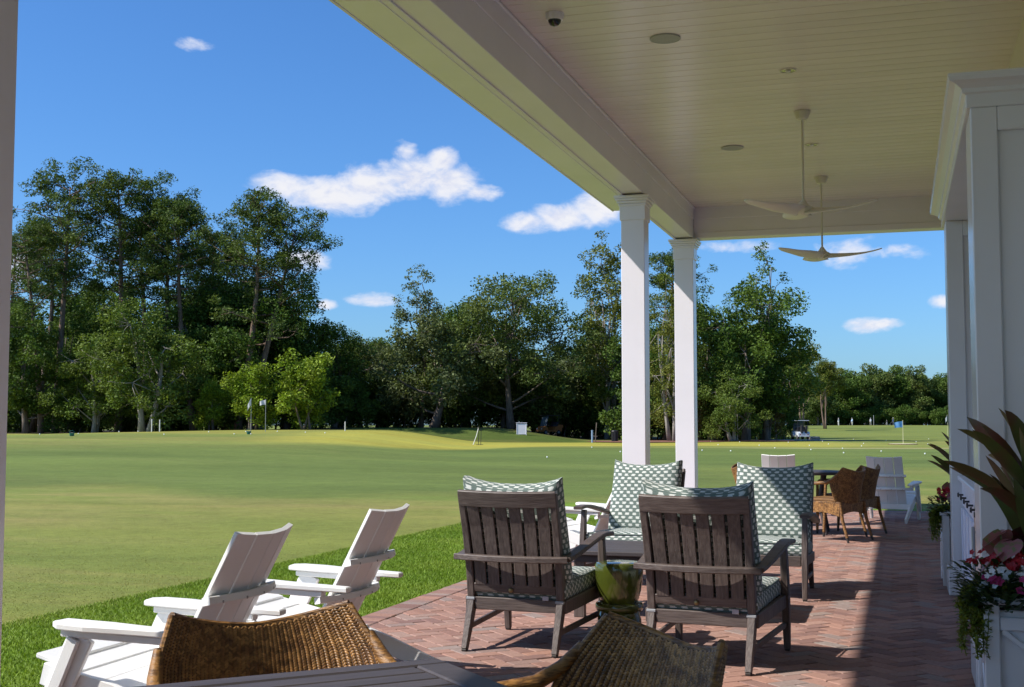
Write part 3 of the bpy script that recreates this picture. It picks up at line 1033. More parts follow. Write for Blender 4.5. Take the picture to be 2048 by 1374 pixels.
# ------------------------------------------------------------------ lounge chairs
def make_lounge_chair(label, loc, rz):
    r = thing('lounge_chair', label, 'armchair', loc, rz, 'lounge chairs round the coffee table')
    D, B = M['driftwood'], M['driftside']
    for s in (-1, 1):
        x = s * .272
        lg = MB().sweep([(x, -.415, 0.012), (x, -.345, .17), (x, -.300, .285)], [.034, .042, .046], [.036, .05, .058], (1, 0, 0), ch=.12).build('back_leg', D, r)
        MB().box((x, -.415, .007), (.03, .034, .014)).build('foot_glide', M['foot'], lg)
        MB().sweep([(x, -.298, .287), (x, -.325, .45), (x * 1.01, -.375, .66), (x * 1.03, -.455, .90)], [.044, .044, .042, .036], [.060, .052, .046, .036], (1, 0, 0), ch=.12).build('back_post', D, r)
        MB().box((x, -.302, .288), (.052, .066, .016), ch=.003).build('joint_cap', M['clip'], r)
        xf = s * .318
        fl = MB().sweep([(xf, .385, 0.012), (xf, .365, .22), (xf, .340, .42), (xf * .995, .325, .600)], [.036, .044, .044, .036], [.034, .05, .056, .044], (1, 0, 0), ch=.12).build('front_leg', D, r)
        MB().box((xf, .385, .007), (.03, .03, .014)).build('foot_glide', M['foot'], fl)
        MB().bar((s * .295, -.318, .262), (s * .312, .35, .285), .028, .075, (1, 0, 0)).build('side_rail', D, r)
        MB().bar((s * .281, -.355, .125), (s * .312, .362, .150), .022, .032, (1, 0, 0)).build('stretcher', D, r)
        # arm, rising to the front and flaring
        pts, ws = [], []
        for i in range(11):
            q = i / 10
            y = -.36 + q * .79
            pts.append((s * (.318 + .022 * math.sin(q * 2.6)), y, .532 + .100 * math.sin(min(1, q * 1.02) * math.pi * .52) ** 1.3 - .022 * max(0, q - .75) * 4 * .6))
            ws.append(.062 + .018 * q + (.0 if q < .95 else -.006))
        arm = MB().sweep(pts, ws, .026, (1, 0, 0), ch=.25).build('arm', B, r)
        px, py, pz = pts[-1]
        MB().lathe([(.011, .0), (.010, .0012), (.001, .0014)], 14, (px, py - .045, pz + .0135)).build('arm_plug', M['foot'], arm)
    # band that joins the arms behind the back
    pts = []
    for i in range(13):
        q = i / 12 * 2 - 1
        pts.append((q * .335, -.445 + .062 * q * q - .0, .532))
    MB().sweep(pts, .060, .034, (0, 1, 0), ch=.15).build('arm_bow', B, r)
    # rails
    pts = [(q * .292 / 6, -.452 - .020 * (1 - (q / 6) ** 2), .872 - .006 * (1 - (q / 6) ** 2)) for q in range(-6, 7)]
    MB().sweep(pts, .092, .026, (0, -.30, 1), ch=.15).build('top_rail', B, r)
    MB().bar((-.25, -.322, .355), (.25, -.322, .355), .052, .026, (0, -.2, 1)).build('lower_back_rail', B, r)
    MB().bar((-.25, -.312, .262), (.25, -.312, .262), .072, .028, (0, 0, 1)).build('seat_rail', B, r)
    MB().bar((-.29, .345, .285), (.29, .345, .285), .075, .028, (0, 0, 1)).build('front_rail', B, r)
    MB().lathe([(.012, 0), (.014, .006), (.009, .014), (.001, .016)], 12).build('knob', M['brass'], r, True, (-.02, -.335, .345)).rotation_euler = (math.pi / 2, 0, 0)
    for k in range(6):
        x = (k - 2.5) * .0835
        MB().sweep([(x * .97, -.335, .372), (x * .98, -.362, .55), (x, -.405, .71), (x * 1.01, -.452, .835)], .069, .013, (1, 0, 0), ch=.2).build('back_slat', D, r)
    for k in range(5):
        MB().bar((-.285, -.22 + k * .125, .292), (.285, -.22 + k * .125, .296), .07, .014, (0, 1, 0)).build('seat_slat', B, r)
    sc = obj('seat_cushion', SEATC, r, (0, .018, .350))
    sc.rotation_euler = (math.radians(2), 0, 0)
    bc = obj('back_cushion', BACKC, r, (0, -.278, .678))
    bc.rotation_euler = (math.radians(90 - 14), 0, math.pi)
    for (o, w, h) in ((sc, .60, .66),):
        for zz in (-.052, .052):
            pts = [(x * w / 2 * .97, y * h / 2 * .97, zz) for x, y in ((-1, -.93), (-.93, -1), (.93, -1), (1, -.93), (1, .93), (.93, 1), (-.93, 1), (-1, .93), (-1, -.93))]
            MB().tube(pts, .0055, 6, False).build('piping', M['piping'], o, True)
    MB().box((.19, -.338, .308), (.036, .004, .024)).build('care_label', M['white_tag'], r)
    return r


SEATC = cushion_mesh('seat_cushion', .60, .66, .155, seed=4)
BACKC = cushion_mesh('back_cushion', .60, .60, .17, ears=.045, seed=9)
lc = make_lounge_chair('grey-brown slatted armchair with its back to us, left of the green stool', (-2.10, 7.22, 0), math.radians(-4))
dup(lc, 'grey-brown slatted armchair with its back to us, right of the green stool', (-1.00, 7.04, 0), math.radians(-6))
dup(lc, 'armchair facing us with patterned cushions, in front of the nearer white column', (-2.12, 10.25, 0), math.radians(180 - 8))
dup(lc, 'armchair facing us, cushions half in roof shadow, beside the wicker dining chairs', (-.99, 9.86, 0), math.radians(180 - 3))

# ------------------------------------------------------------------ coffee table and garden stool
r = thing('coffee_table', 'low dark grey coffee table between the four patterned armchairs', 'table', (-1.585, 8.62, 0))
for k in range(5):
    MB().box((0, -.34 + k * .17, .432), (1.17, .166, .028)).build('top_board', M['slate'], r)
for sx in (-1, 1):
    for sy in (-1, 1):
        MB().box((sx * .50, sy * .355, .19), (.075, .05, .38)).build('leg', M['driftwood'], r)
for sy in (-1, 1):
    MB().box((0, sy * .37, .392), (1.06, .03, .05)).build('apron', M['slate'], r)

r = thing('garden_stool', 'glossy olive green ceramic garden stool between the two nearer armchairs', 'stool', (-1.63, 7.42, 0))
MB().lathe([(.10, 0), (.118, .005), (.128, .04), (.134, .085), (.131, .13), (.118, .172), (.112, .182)], 48).build('lower_bulb', M['green_glaze'], r, True)
MB().lathe([(.110, .182), (.138, .185), (.143, .195), (.143, .218), (.138, .226), (.112, .230)], 48).build('waist_ring', M['green_glaze'], r, True)
MB().lathe([(.108, .229), (.116, .25), (.130, .30), (.140, .36), (.145, .42), (.144, .45), (.138, .462), (.120, .467), (.001, .468)], 48).build('upper_bowl', M['green_glaze'], r, True)

# ------------------------------------------------------------------ wicker dining chairs
def weave(fn, S, T, colw, rowh, plen, pw, lift=.0028, seed=0):
    """herringbone of strand bumps over a surface; fn(s,t)->pos (arrays, metres along s and t), returns verts, tris"""
    nc, nr = int(S / colw), int(T / rowh)
    ci, ri = np.meshgrid(np.arange(nc), np.arange(nr), indexing='ij')
    s0 = (ci.ravel() + .5) * colw; t0 = (ri.ravel() + .5 + .5 * (ci.ravel() % 2) * 0) * rowh
    sgn = np.where(ci.ravel() % 2 == 0, 1.0, -1.0)
    ang = np.radians(38) * sgn
    rng = np.random.default_rng(seed)
    ang = ang + rng.normal(0, .05, len(ang))
    ds, dt = np.cos(ang), np.sin(ang)
    ps, pt = -dt, ds
    loc = [(-.5, 0, 0), (-.28, -.5, .35), (.28, -.5, .35), (.5, 0, 0), (.28, .5, .35), (-.28, .5, .35), (-.2, 0, 1.0), (.2, 0, 1.0)]
    tr = np.array([(0, 1, 6), (1, 2, 7), (1, 7, 6), (2, 3, 7), (3, 4, 7), (4, 5, 6), (4, 6, 7), (5, 0, 6)])
    out = []
    e = 1e-3
    P0 = fn(s0, t0); Ps = fn(s0 + e, t0); Pt = fn(s0, t0 + e)
    N = nlen(np.cross(Ps - P0, Pt - P0))
    TS = nlen(Ps - P0); TT = nlen(Pt - P0)
    for (a, b, h) in loc:
        s_ = a * plen * ds + b * pw * ps; t_ = a * plen * dt + b * pw * pt
        out.append(P0 + TS * s_[:, None] + TT * t_[:, None] + N * (h * lift))
    V = np.stack(out, 1).reshape(-1, 3)
    F = (np.arange(len(s0))[:, None, None] * 8 + tr[None]).reshape(-1, 3)
    return V, F


def make_wicker(label, loc, rz):
    r = thing('wicker_chair', label, 'chair', loc, rz, 'woven wicker dining chairs')
    zb, zt = .42, .815
    def hw(z):
        return np.interp(z, [.42, .55, .64, .70, .76, .815, .83], [.262, .285, .292, .282, .256, .230, .225])
    def backfn(side):
        def fn(s, t):
            q = s / .54 * 2 - 1                 # -1..1 across
            top = .765 + .052 * np.abs(q) ** 1.7
            z = zb + (top - zb) * t / .40
            x = q * hw(z)
            curl = np.interp(z, [.42, .64, .82], [.05, .17, .10])
            y = -.255 - .30 * (z - zb) + curl * np.abs(q) ** 2.6
            p = np.stack([x, y, z], -1)
            if side < 0:
                p = p + np.stack([0 * x, -.016 + 0 * x, 0 * x], -1)
            return p
        return fn
    fi, fo = backfn(1), backfn(-1)
    # core shell
    ns, nt = 36, 16
    S_, T_ = np.meshgrid(np.linspace(0, .54, ns), np.linspace(0, .40, nt), indexing='ij')
    A = fi(S_.ravel(), T_.ravel()); Bk = fo(S_.ravel(), T_.ravel())
    i = (np.arange(ns - 1)[:, None] * nt + np.arange(nt - 1)[None]).ravel()
    Q1 = np.stack([i, i + 1, i + nt + 1, i + nt], -1)
    Q2 = Q1[:, ::-1] + ns * nt
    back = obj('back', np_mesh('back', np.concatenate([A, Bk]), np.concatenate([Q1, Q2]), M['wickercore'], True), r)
    fi2 = lambda s, t: fi(.54 - s, t)
    V1, F1 = weave(fi2, .54, .40, 0.0105, .0070, .0165, .0064, .0040, seed=1)
    V2, F2 = weave(fo, .54, .40, 0.0105, .0070, .0165, .0064, .0040, seed=2)
    tag(obj('back_weave', np_mesh('back_weave', np.concatenate([V1, V2]), np.concatenate([F1, F2 + len(V1)]), M['wicker'], True), back), kind='stuff')
    edge = [tuple(fi(np.array([s]), np.array([.402]))[0] + np.array([0, -.008, 0])) for s in np.linspace(0, .54, 29)]
    MB().tube(edge, .0085, 8).build('back_rim', M['wickerpole'], back, True)
    for s in (0, .54):
        pts = [tuple(fi(np.array([s]), np.array([t]))[0] + np.array([0, -.008, 0])) for t in np.linspace(0, .40, 14)]
        MB().tube(pts, .0085, 8).build('back_rim', M['wickerpole'], back, True)
    # arms flow out of the sides of the back to the front posts
    for s in (-1, 1):
        pts = [(s * .270, -.235, .745), (s * .288, -.185, .690), (s * .302, -.12, .655), (s * .306, 0, .645), (s * .302, .12, .640), (s * .293, .215, .630), (s * .288, .245, .60)]
        MB().tube(pts, [.012, .018, .020, .020, .020, .020, .018], 10).build('arm', M['wickerpole'], r, True)
        MB().tube([(s * .288, .245, .61), (s * .282, .252, .45), (s * .278, .256, .30)], .017, 10).build('arm_post', M['wickerpole'], r, True)
        fl = MB().tube([(s * .276, .256, .34), (s * .272, .262, .15), (s * .268, .268, .05)], [.020, .018, .016], 10).build('leg', M['wickerpole'], r, True)
        MB().tube([(s * .268, .268, .06), (s * .2665, .27, .0)], [.0145, .013], 10).build('foot_cap', M['foot'], fl, True)
        bl = MB().tube([(s * .258, -.262, .44), (s * .258, -.285, .25), (s * .262, -.345, .05)], [.020, .019, .016], 10).build('leg', M['wickerpole'], r, True)
        MB().tube([(s * .2615, -.338, .065), (s * .263, -.36, .0)], [.0145, .013], 10).build('foot_cap', M['foot'], bl, True)
    # woven apron round the seat with arched lower edge
    per = [(.275, .262), (.275, -.262), (-.275, -.262), (-.275, .262), (.275, .262)]
    segs = []
    for k in range(4):
        p, q = np.array(per[k]), np.array(per[k + 1]); Ls = np.linalg.norm(q - p)
        def fn(s, t, p=p, q=q, Ls=Ls):
            f = s / Ls
            arch = .045 * (1 - (2 * f - 1) ** 2)
            z = .435 - (1 - t / .15) * (.155 - arch)
            xy = p[None] + (q - p)[None] * f[:, None]
            return np.stack([xy[:, 0], xy[:, 1], z], -1)
        ns2, nt2 = 14, 4
        S2, T2 = np.meshgrid(np.linspace(0, Ls, ns2), np.linspace(0, .15, nt2), indexing='ij')
        A = fn(S2.ravel(), T2.ravel())
        i = (np.arange(ns2 - 1)[:, None] * nt2 + np.arange(nt2 - 1)[None]).ravel()
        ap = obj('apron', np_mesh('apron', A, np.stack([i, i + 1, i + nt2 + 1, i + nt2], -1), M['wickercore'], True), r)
        Vw, Fw = weave(lambda s, t, fn=fn, Ls=Ls: fn(s, t), Ls, .15, .013, .0095, .021, .009, seed=k)
        # outward facing
        cen = Vw.reshape(-1, 8, 3); mid = cen[:, 0]; nout = cen[:, 6] - cen[:, 0] * .5 - cen[:, 3] * .5
        if np.mean(nout[:, :2] @ (np.array(per[k]) + np.array(per[k + 1]))) < 0:
            Vw, Fw = weave(lambda s, t, fn=fn, Ls=Ls: fn(Ls - s, t), Ls, .15, .013, .0095, .021, .009, seed=k)
        tag(obj('apron_weave', np_mesh('apron_weave', Vw, Fw, M['wicker'], True), ap), kind='stuff')
    MB().box((0, 0, .432), (.535, .51, .022), ch=.008).build('seat', M['wickerpole'], r)
    MB().box((0, .01, .458), (.50, .48, .03), ch=.012).build('seat_pad', pmat('brown_seat_pad', (.22, .11, .035), .7, (.16, .08, .03), 60), r)
    return r


def facing(px, py):
    return math.atan2(-px, py)      # rz that turns local +y to (px, py)


def camdir(r, a):
    v = spot(r, a)
    return facing(v.x, v.y)


def chair_at(r, a, fr, fa, back=.255):
    """place so that the chair's back stands at (r,a) and the sitter looks along (fr,fa)"""
    v = spot(fr, fa); v.normalize()
    p = spot(r, a) + v * back
    return (p.x, p.y, 0), facing(v.x, v.y)


l, z = chair_at(-.625, 3.19, .467, -.884, .275)
wk = make_wicker('wicker chair at the grey table, in front of the white lawn chairs', l, z)
l, z = chair_at(.335, 2.90, -.888, -.46, .275)
dup(wk, 'wicker chair at the bottom edge, in front of the green stool', l, z)
p = spot(3.62, 14.25); dup(wk, 'nearer of the two far wicker chairs seen from behind', (p.x, p.y, 0), math.radians(62))
p = spot(4.02, 15.05); dup(wk, 'farther wicker chair tucked behind another beside the white chair', (p.x, p.y, 0), math.radians(66))
p = spot(3.02, 15.1); dup(wk, 'wicker chair mostly hidden behind the shaded patterned cushion', (p.x, p.y, 0), math.radians(-75))

# ------------------------------------------------------------------ tables
r = thing('dining_table', 'dark grey slatted table top in the bottom foreground', 'table', (-1.045, 2.128, 0), math.radians(45))
hw_ = .459
for k in range(11):
    y = -.36 + k * .072
    MB().box((0, y, .728), (2 * hw_ - .17, .066, .02), ch=.004).build('slat', M['slate'], r)
for s in (-1, 1):
    MB().box((0, s * (hw_ - .03), .727), (2 * hw_ - .0, .06, .026), ch=.004).build('frame_rail', M['slate'], r)
    MB().box((s * (hw_ - .04), 0, .727), (.08, 2 * hw_ - .124, .026), ch=.004).build('frame_rail', M['slate'], r)
    for q in (-1, 1):
        MB().box((s * (hw_ - .06), q * (hw_ - .06), .357), (.05, .05, .712)).build('leg', M['slate'], r)
p = spot(3.50, 15.15)
r = thing('round_table', 'dark round dining table among the far wicker chairs', 'table', (p.x, p.y, 0))
MB().lathe([(.001, .70), (.50, .705), (.52, .715), (.52, .735), (.51, .74), (.001, .742)], 48).build('top', M['slate'], r, True)
for k in range(4):
    a = math.pi / 4 + k * math.pi / 2
    ca, sa = math.cos(a), math.sin(a)
    MB().tube([(ca * .40, sa * .40, 0), (ca * .30, sa * .30, .4), (ca * .36, sa * .36, .705)], .022, 8).build('leg', M['slate'], r, True)
MB().lathe([(.33, .36), (.34, .37), (.33, .38), (.30, .38), (.30, .36)], 32).build('foot_ring', M['slate'], r)


# ------------------------------------------------------------------ white lawn chairs
def make_lawn_chair(label, loc, rz):
    r = thing('lawn_chair', label, 'lawn chair', loc, rz, 'white slatted lawn chairs')
    Wm = M['poly']
    def bp(x, h):        # point on the curved back; h 0..1 from seat to top
        y = -.20 - .335 * h + .055 * (x / .27) ** 2
        return (x, y, .21 + .652 * h)
    n = 4
    w = .114
    for k in range(n):
        x = (k - 1.5) * (w + .004)
        pts = [bp(x, 0), bp(x * 1.0, .5), bp(x * 1.0, 1.0 + .012 * (abs(k - 1.5) > 1))]
        dxy = 2 * .055 * x / .27 ** 2
        MB().sweep(pts, w, .020, (1, dxy, 0), ch=.14).build('back_slat', Wm, r)
    for h, zz in ((.64, 0), (.37, 0)):
        pts = []
        half = .262 if h > .5 else .335
        for i in range(11):
            x = (i / 5 - 1) * half
            p = bp(x, h)
            pts.append((p[0], p[1] - .034, p[2] - .010))
        bt = MB().sweep(pts, .045, .032, (0, 1, -.2), ch=.12).build('back_batten', Wm, r)
        for k in range(4):
            p = bp((k - 1.5) * .138, h)
            MB().lathe([(.006, 0), (.005, .003), (.001, .0035)], 8).build('screw', M['screw'], bt, False, (p[0], p[1] - .0565, p[2] - .015)).rotation_euler = (math.pi / 2, 0, 0)
    for s in (-1, 1):
        # arm: wide board with clipped front corner
        z0 = .484
        poly = [(s * .285, -.43), (s * .345, -.43), (s * .372, -.10), (s * .392, .05), (s * .385, .17), (s * .345, .215), (s * .265, .205), (s * .262, .0), (s * .275, -.15)]
        if s < 0: poly = poly[::-1]
        m = MB()
        nn = len(poly); cx = sum(q[0] for q in poly) / nn; cy = sum(q[1] for q in poly) / nn
        def tilt(y): return .030 * (y + .43) / .87
        ring = []
        for ins, dz in ((.006, 0), (0, .005), (0, .021), (.006, .026)):
            ring.append([(x - ins * (1 if x > cx else -1), y - ins * (1 if y > cy else -1), z0 + dz + tilt(y)) for x, y in poly])
        m.loft(ring)
        arm = m.build('arm', Wm, r)
        MB().bar((s * .318, -.30, .472), (s * .322, .18, .488), .05, .028, (1, 0, 0)).build('arm_support', Wm, r)
        # front leg, raked forward, of two boards
        MB().bar((s * .318, .33, .0), (s * .318, .10, .478), .026, .11, (1, 0, 0)).build('front_leg', Wm, r)
        MB().bar((s * .344, .27, .12), (s * .344, .12, .468), .024, .05, (1, 0, 0)).build('leg_brace', Wm, r)
        # side rail running from the seat front down to the rear foot
        MB().sweep([(s * .29, .29, .320), (s * .29, .0, .25), (s * .29, -.34, .145), (s * .29, -.66, .035)], .026, [.085, .10, .095, .065], (1, 0, 0), ch=.1).build('side_rail', Wm, r)
    for k in range(6):
        y = .29 - k * .096
        z = .370 - .0 - .155 * (k / 5) - .006 * math.sin(k)
        MB().bar((-.275, y, z), (.275, y, z), .104, .02, (0, 1, .27)).build('seat_slat', Wm, r)
    MB().bar((-.30, -.24, .20), (.30, -.24, .20), .07, .026, (0, 0, 1)).build('rear_rail', Wm, r)
    return r


lw = make_lawn_chair('nearer of the two white lawn chairs facing the lawn', (-2.925, 4.48, 0), math.radians(90 + 1))
dup(lw, 'farther of the two white lawn chairs facing the lawn', (-2.965, 5.87, 0), math.radians(90 - 1))
p = spot(.78, 12.0); dup(lw, 'white lawn chair hidden behind the armchair by the nearer column', (p.x - .1, p.y, 0), math.radians(80))
p = spot(3.92, 18.35); dup(lw, 'white lawn chair top in sun behind the shaded patterned cushion', (p.x, p.y, 0), math.radians(2))
p = spot(5.17, 17.15); dup(lw, 'shaded white lawn chair with its back to us near the terrace end', (p.x, p.y, 0), math.radians(-9))


# ------------------------------------------------------------------ planters
def make_planter(label, loc):
    r = thing('planter_box', label, 'planter', loc, 0, 'white planter boxes by the wall')
    P = M['wallpaint']
    a, h = .30, .55
    MB().box((0, 0, .265), (2 * a - .05, 2 * a - .05, .50)).build('box_panel', P, r)
    for sx in (-1, 1):
        for sy in (-1, 1):
            MB().box((sx * (a - .03), sy * (a - .03), .27), (.06, .06, .54)).build('corner_post', P, r)
    for z in (.07, .465):
        for s in (-1, 1):
            MB().box((0, s * (a - .018), z), (2 * a - .124, .03, .05)).build('rail', P, r)
            MB().box((s * (a - .018), 0, z), (.03, 2 * a - .124, .05)).build('rail', P, r)
    for s in (-1, 1):
        for q in (-1, 1):
            MB().bar((-q * (a - .07), s * (a - .018), .10), (q * (a - .07), s * (a - .018 - .004 * (q > 0)), .438), .022, .028, (0, 0, 1)).build('cross_brace', P, r)
            MB().bar((s * (a - .018), -q * (a - .07), .10), (s * (a - .018 - .004 * (q > 0)), q * (a - .07), .438), .022, .028, (0, 0, 1)).build('cross_brace', P, r)
    for s in (-1, 1):
        MB().box((0, s * (a - .02), .553), (2 * a + .03, .07, .026)).build('cap_rail', P, r)
        MB().box((s * (a - .02), 0, .5525), (.07, 2 * a - .112, .026)).build('cap_rail', P, r)
    MB().box((0, 0, .52), (2 * a - .09, 2 * a - .09, .03)).build('soil', pmat('potting_soil', (.03, .02, .015), .95, (.05, .035, .025), 30), r)
    return r


pl = make_planter('nearer white planter box with crossed braces at the right edge', (.605, 5.74, 0))
pl.scale = (1, 1, 1.045)
dup(pl, 'farther white planter box half hidden behind the wall pier', (.60, 10.98, 0))


def blade_leaf(mb, base, azim, length, width, rise, droop, fold=.25, n=9, twist=0.0, jag=0):
    """long arching leaf with a folded midrib"""
    ca, sa = math.cos(azim), math.sin(azim)
    pts, x, z = [], 0.0, 0.0
    ang = rise
    rows = []
    for i in range(n + 1):
        s = i / n
        w = width * (math.sin(math.pi * min(1, s * .92 + .08)) ** .75) * (1 - .15 * s) * (1 if i < n else .02)
        if jag: w *= 1 + .06 * math.sin(i * 2.3)
        nx, nz = -math.sin(ang), math.cos(ang)
        cx, cz = x, z
        tw = twist * s
        lx, lz = math.sin(tw) * nx, math.sin(tw) * nz
        row = []
        for k, f in ((-1, 1), (0, 0), (1, 1)):
            off = k * w / 2
            px = cx + off * lx + f * fold * w / 2 * nx
            pz = cz + off * lz + f * fold * w / 2 * nz
            py = off * math.cos(tw)
            row.append((base[0] + ca * px - sa * py, base[1] + sa * px + ca * py, base[2] + pz))
        rows.append(row)
        st = length / n
        x += math.cos(ang) * st; z += math.sin(ang) * st
        ang -= droop / n * (0.4 + 1.2 * s)
    vs = [p for row in rows for p in row]
    fs = []
    for i in range(n):
        for k in range(2):
            a = i * 3 + k
            fs.append((a, a + 1, a + 4, a + 3))
    mb.add(vs, fs)


def heart_leaf(mb, base, azim, size, tilt, cup=.12):
    """broad heart-shaped caladium leaf"""
    ca, sa = math.cos(azim), math.sin(azim)
    n = 16
    cen = None
    vs = [(0, 0, -.02 * size)]
    for k in range(n + 1):
        a = -math.pi + 2 * math.pi * k / n
        rr = .5 * (1.0 - .42 * math.exp(-((abs(a) - math.pi) ** 2) / .12) + .35 * math.exp(-(a * a) / .10)) * (1 - .18 * math.exp(-((abs(a) - 1.4) ** 2) / .3) * -1)
        x, y = rr * math.cos(a), rr * math.sin(a) * .86
        vs.append((x * size, y * size, (cup * (y * y) * 4 * .3 - .25 * max(0, x) ** 2 + .02 * math.sin(5 * a)) * size))
    fs = [(0, k + 1, k + 2) for k in range(n)]
    ct, st = math.cos(tilt), math.sin(tilt)
    out = []
    for (x, y, z) in vs:
        x += .2 * size
        X, Z = ct * x + st * z, -st * x + ct * z
        out.append((base[0] + ca * X - sa * y, base[1] + sa * X + ca * y, base[2] + Z))
    mb.add(out, fs)


def flower(mb, c, r, petals=5, rng=random):
    n = Vector((rng.uniform(-.6, .2), rng.uniform(-.9, -.1), rng.uniform(.2, .9))).normalized()
    a = n.orthogonal().normalized(); b = n.cross(a)
    c = Vector(c)
    for k in range(petals):
        t0 = 2 * math.pi * k / petals + rng.uniform(-.15, .15)
        d = a * math.cos(t0) + b * math.sin(t0); e = n.cross(d)
        q = [c, c + d * r * .55 + e * r * .42 + n * r * .18, c + d * r * 1.0 + n * r * .10, c + d * r * .55 - e * r * .42 + n * r * .18]
        mb.add([tuple(v) for v in q], [(0, 1, 2, 3)])


M['cordy'] = pmat('bronze_cordyline', (.085, .100, .024), .36, (.12, .060, .028), 5, stretch=(1, 1, .5), trans=.22, rnd='island', rnd_amt=.3, contrast=(.4, .62))
M['cordy_red'] = pmat('red_brown_cordyline', (.150, .045, .028), .36, (.10, .075, .025), 6, trans=.22, rnd='island', rnd_amt=.3)
M['calad_pink'] = pmat('pink_caladium', (.42, .17, .19), .5, (.22, .24, .10), 26, trans=.3, contrast=(.5, .62))
M['calad_green'] = pmat('speckled_green_caladium', (.30, .33, .12), .5, (.14, .20, .06), 55, trans=.3, contrast=(.45, .6))
M['calad_red'] = pmat('dark_red_caladium', (.10, .010, .018), .5, (.05, .03, .015), 18, trans=.2)
M['red_fl'] = pmat('red_petals', (.36, .008, .018), .6, trans=.25, rnd='island', rnd_amt=.25)
M['white_fl'] = pmat('white_petals', (.75, .74, .74), .6, trans=.25)
M['orange_fl'] = pmat('orange_red_petals', (.80, .070, .018), .6, trans=.25)
M['magenta_fl'] = pmat('magenta_petals', (.36, .015, .11), .6, trans=.25)
M['impat'] = pmat('glossy_bedding_leaves', (.022, .050, .014), .42, (.040, .075, .020), 20, rnd='island', rnd_amt=.4, trans=.2)
M['lime'] = pmat('lime_creeper_leaves', (.16, .20, .018), .5, (.22, .25, .03), 20, rnd='island', rnd_amt=.35, trans=.3)


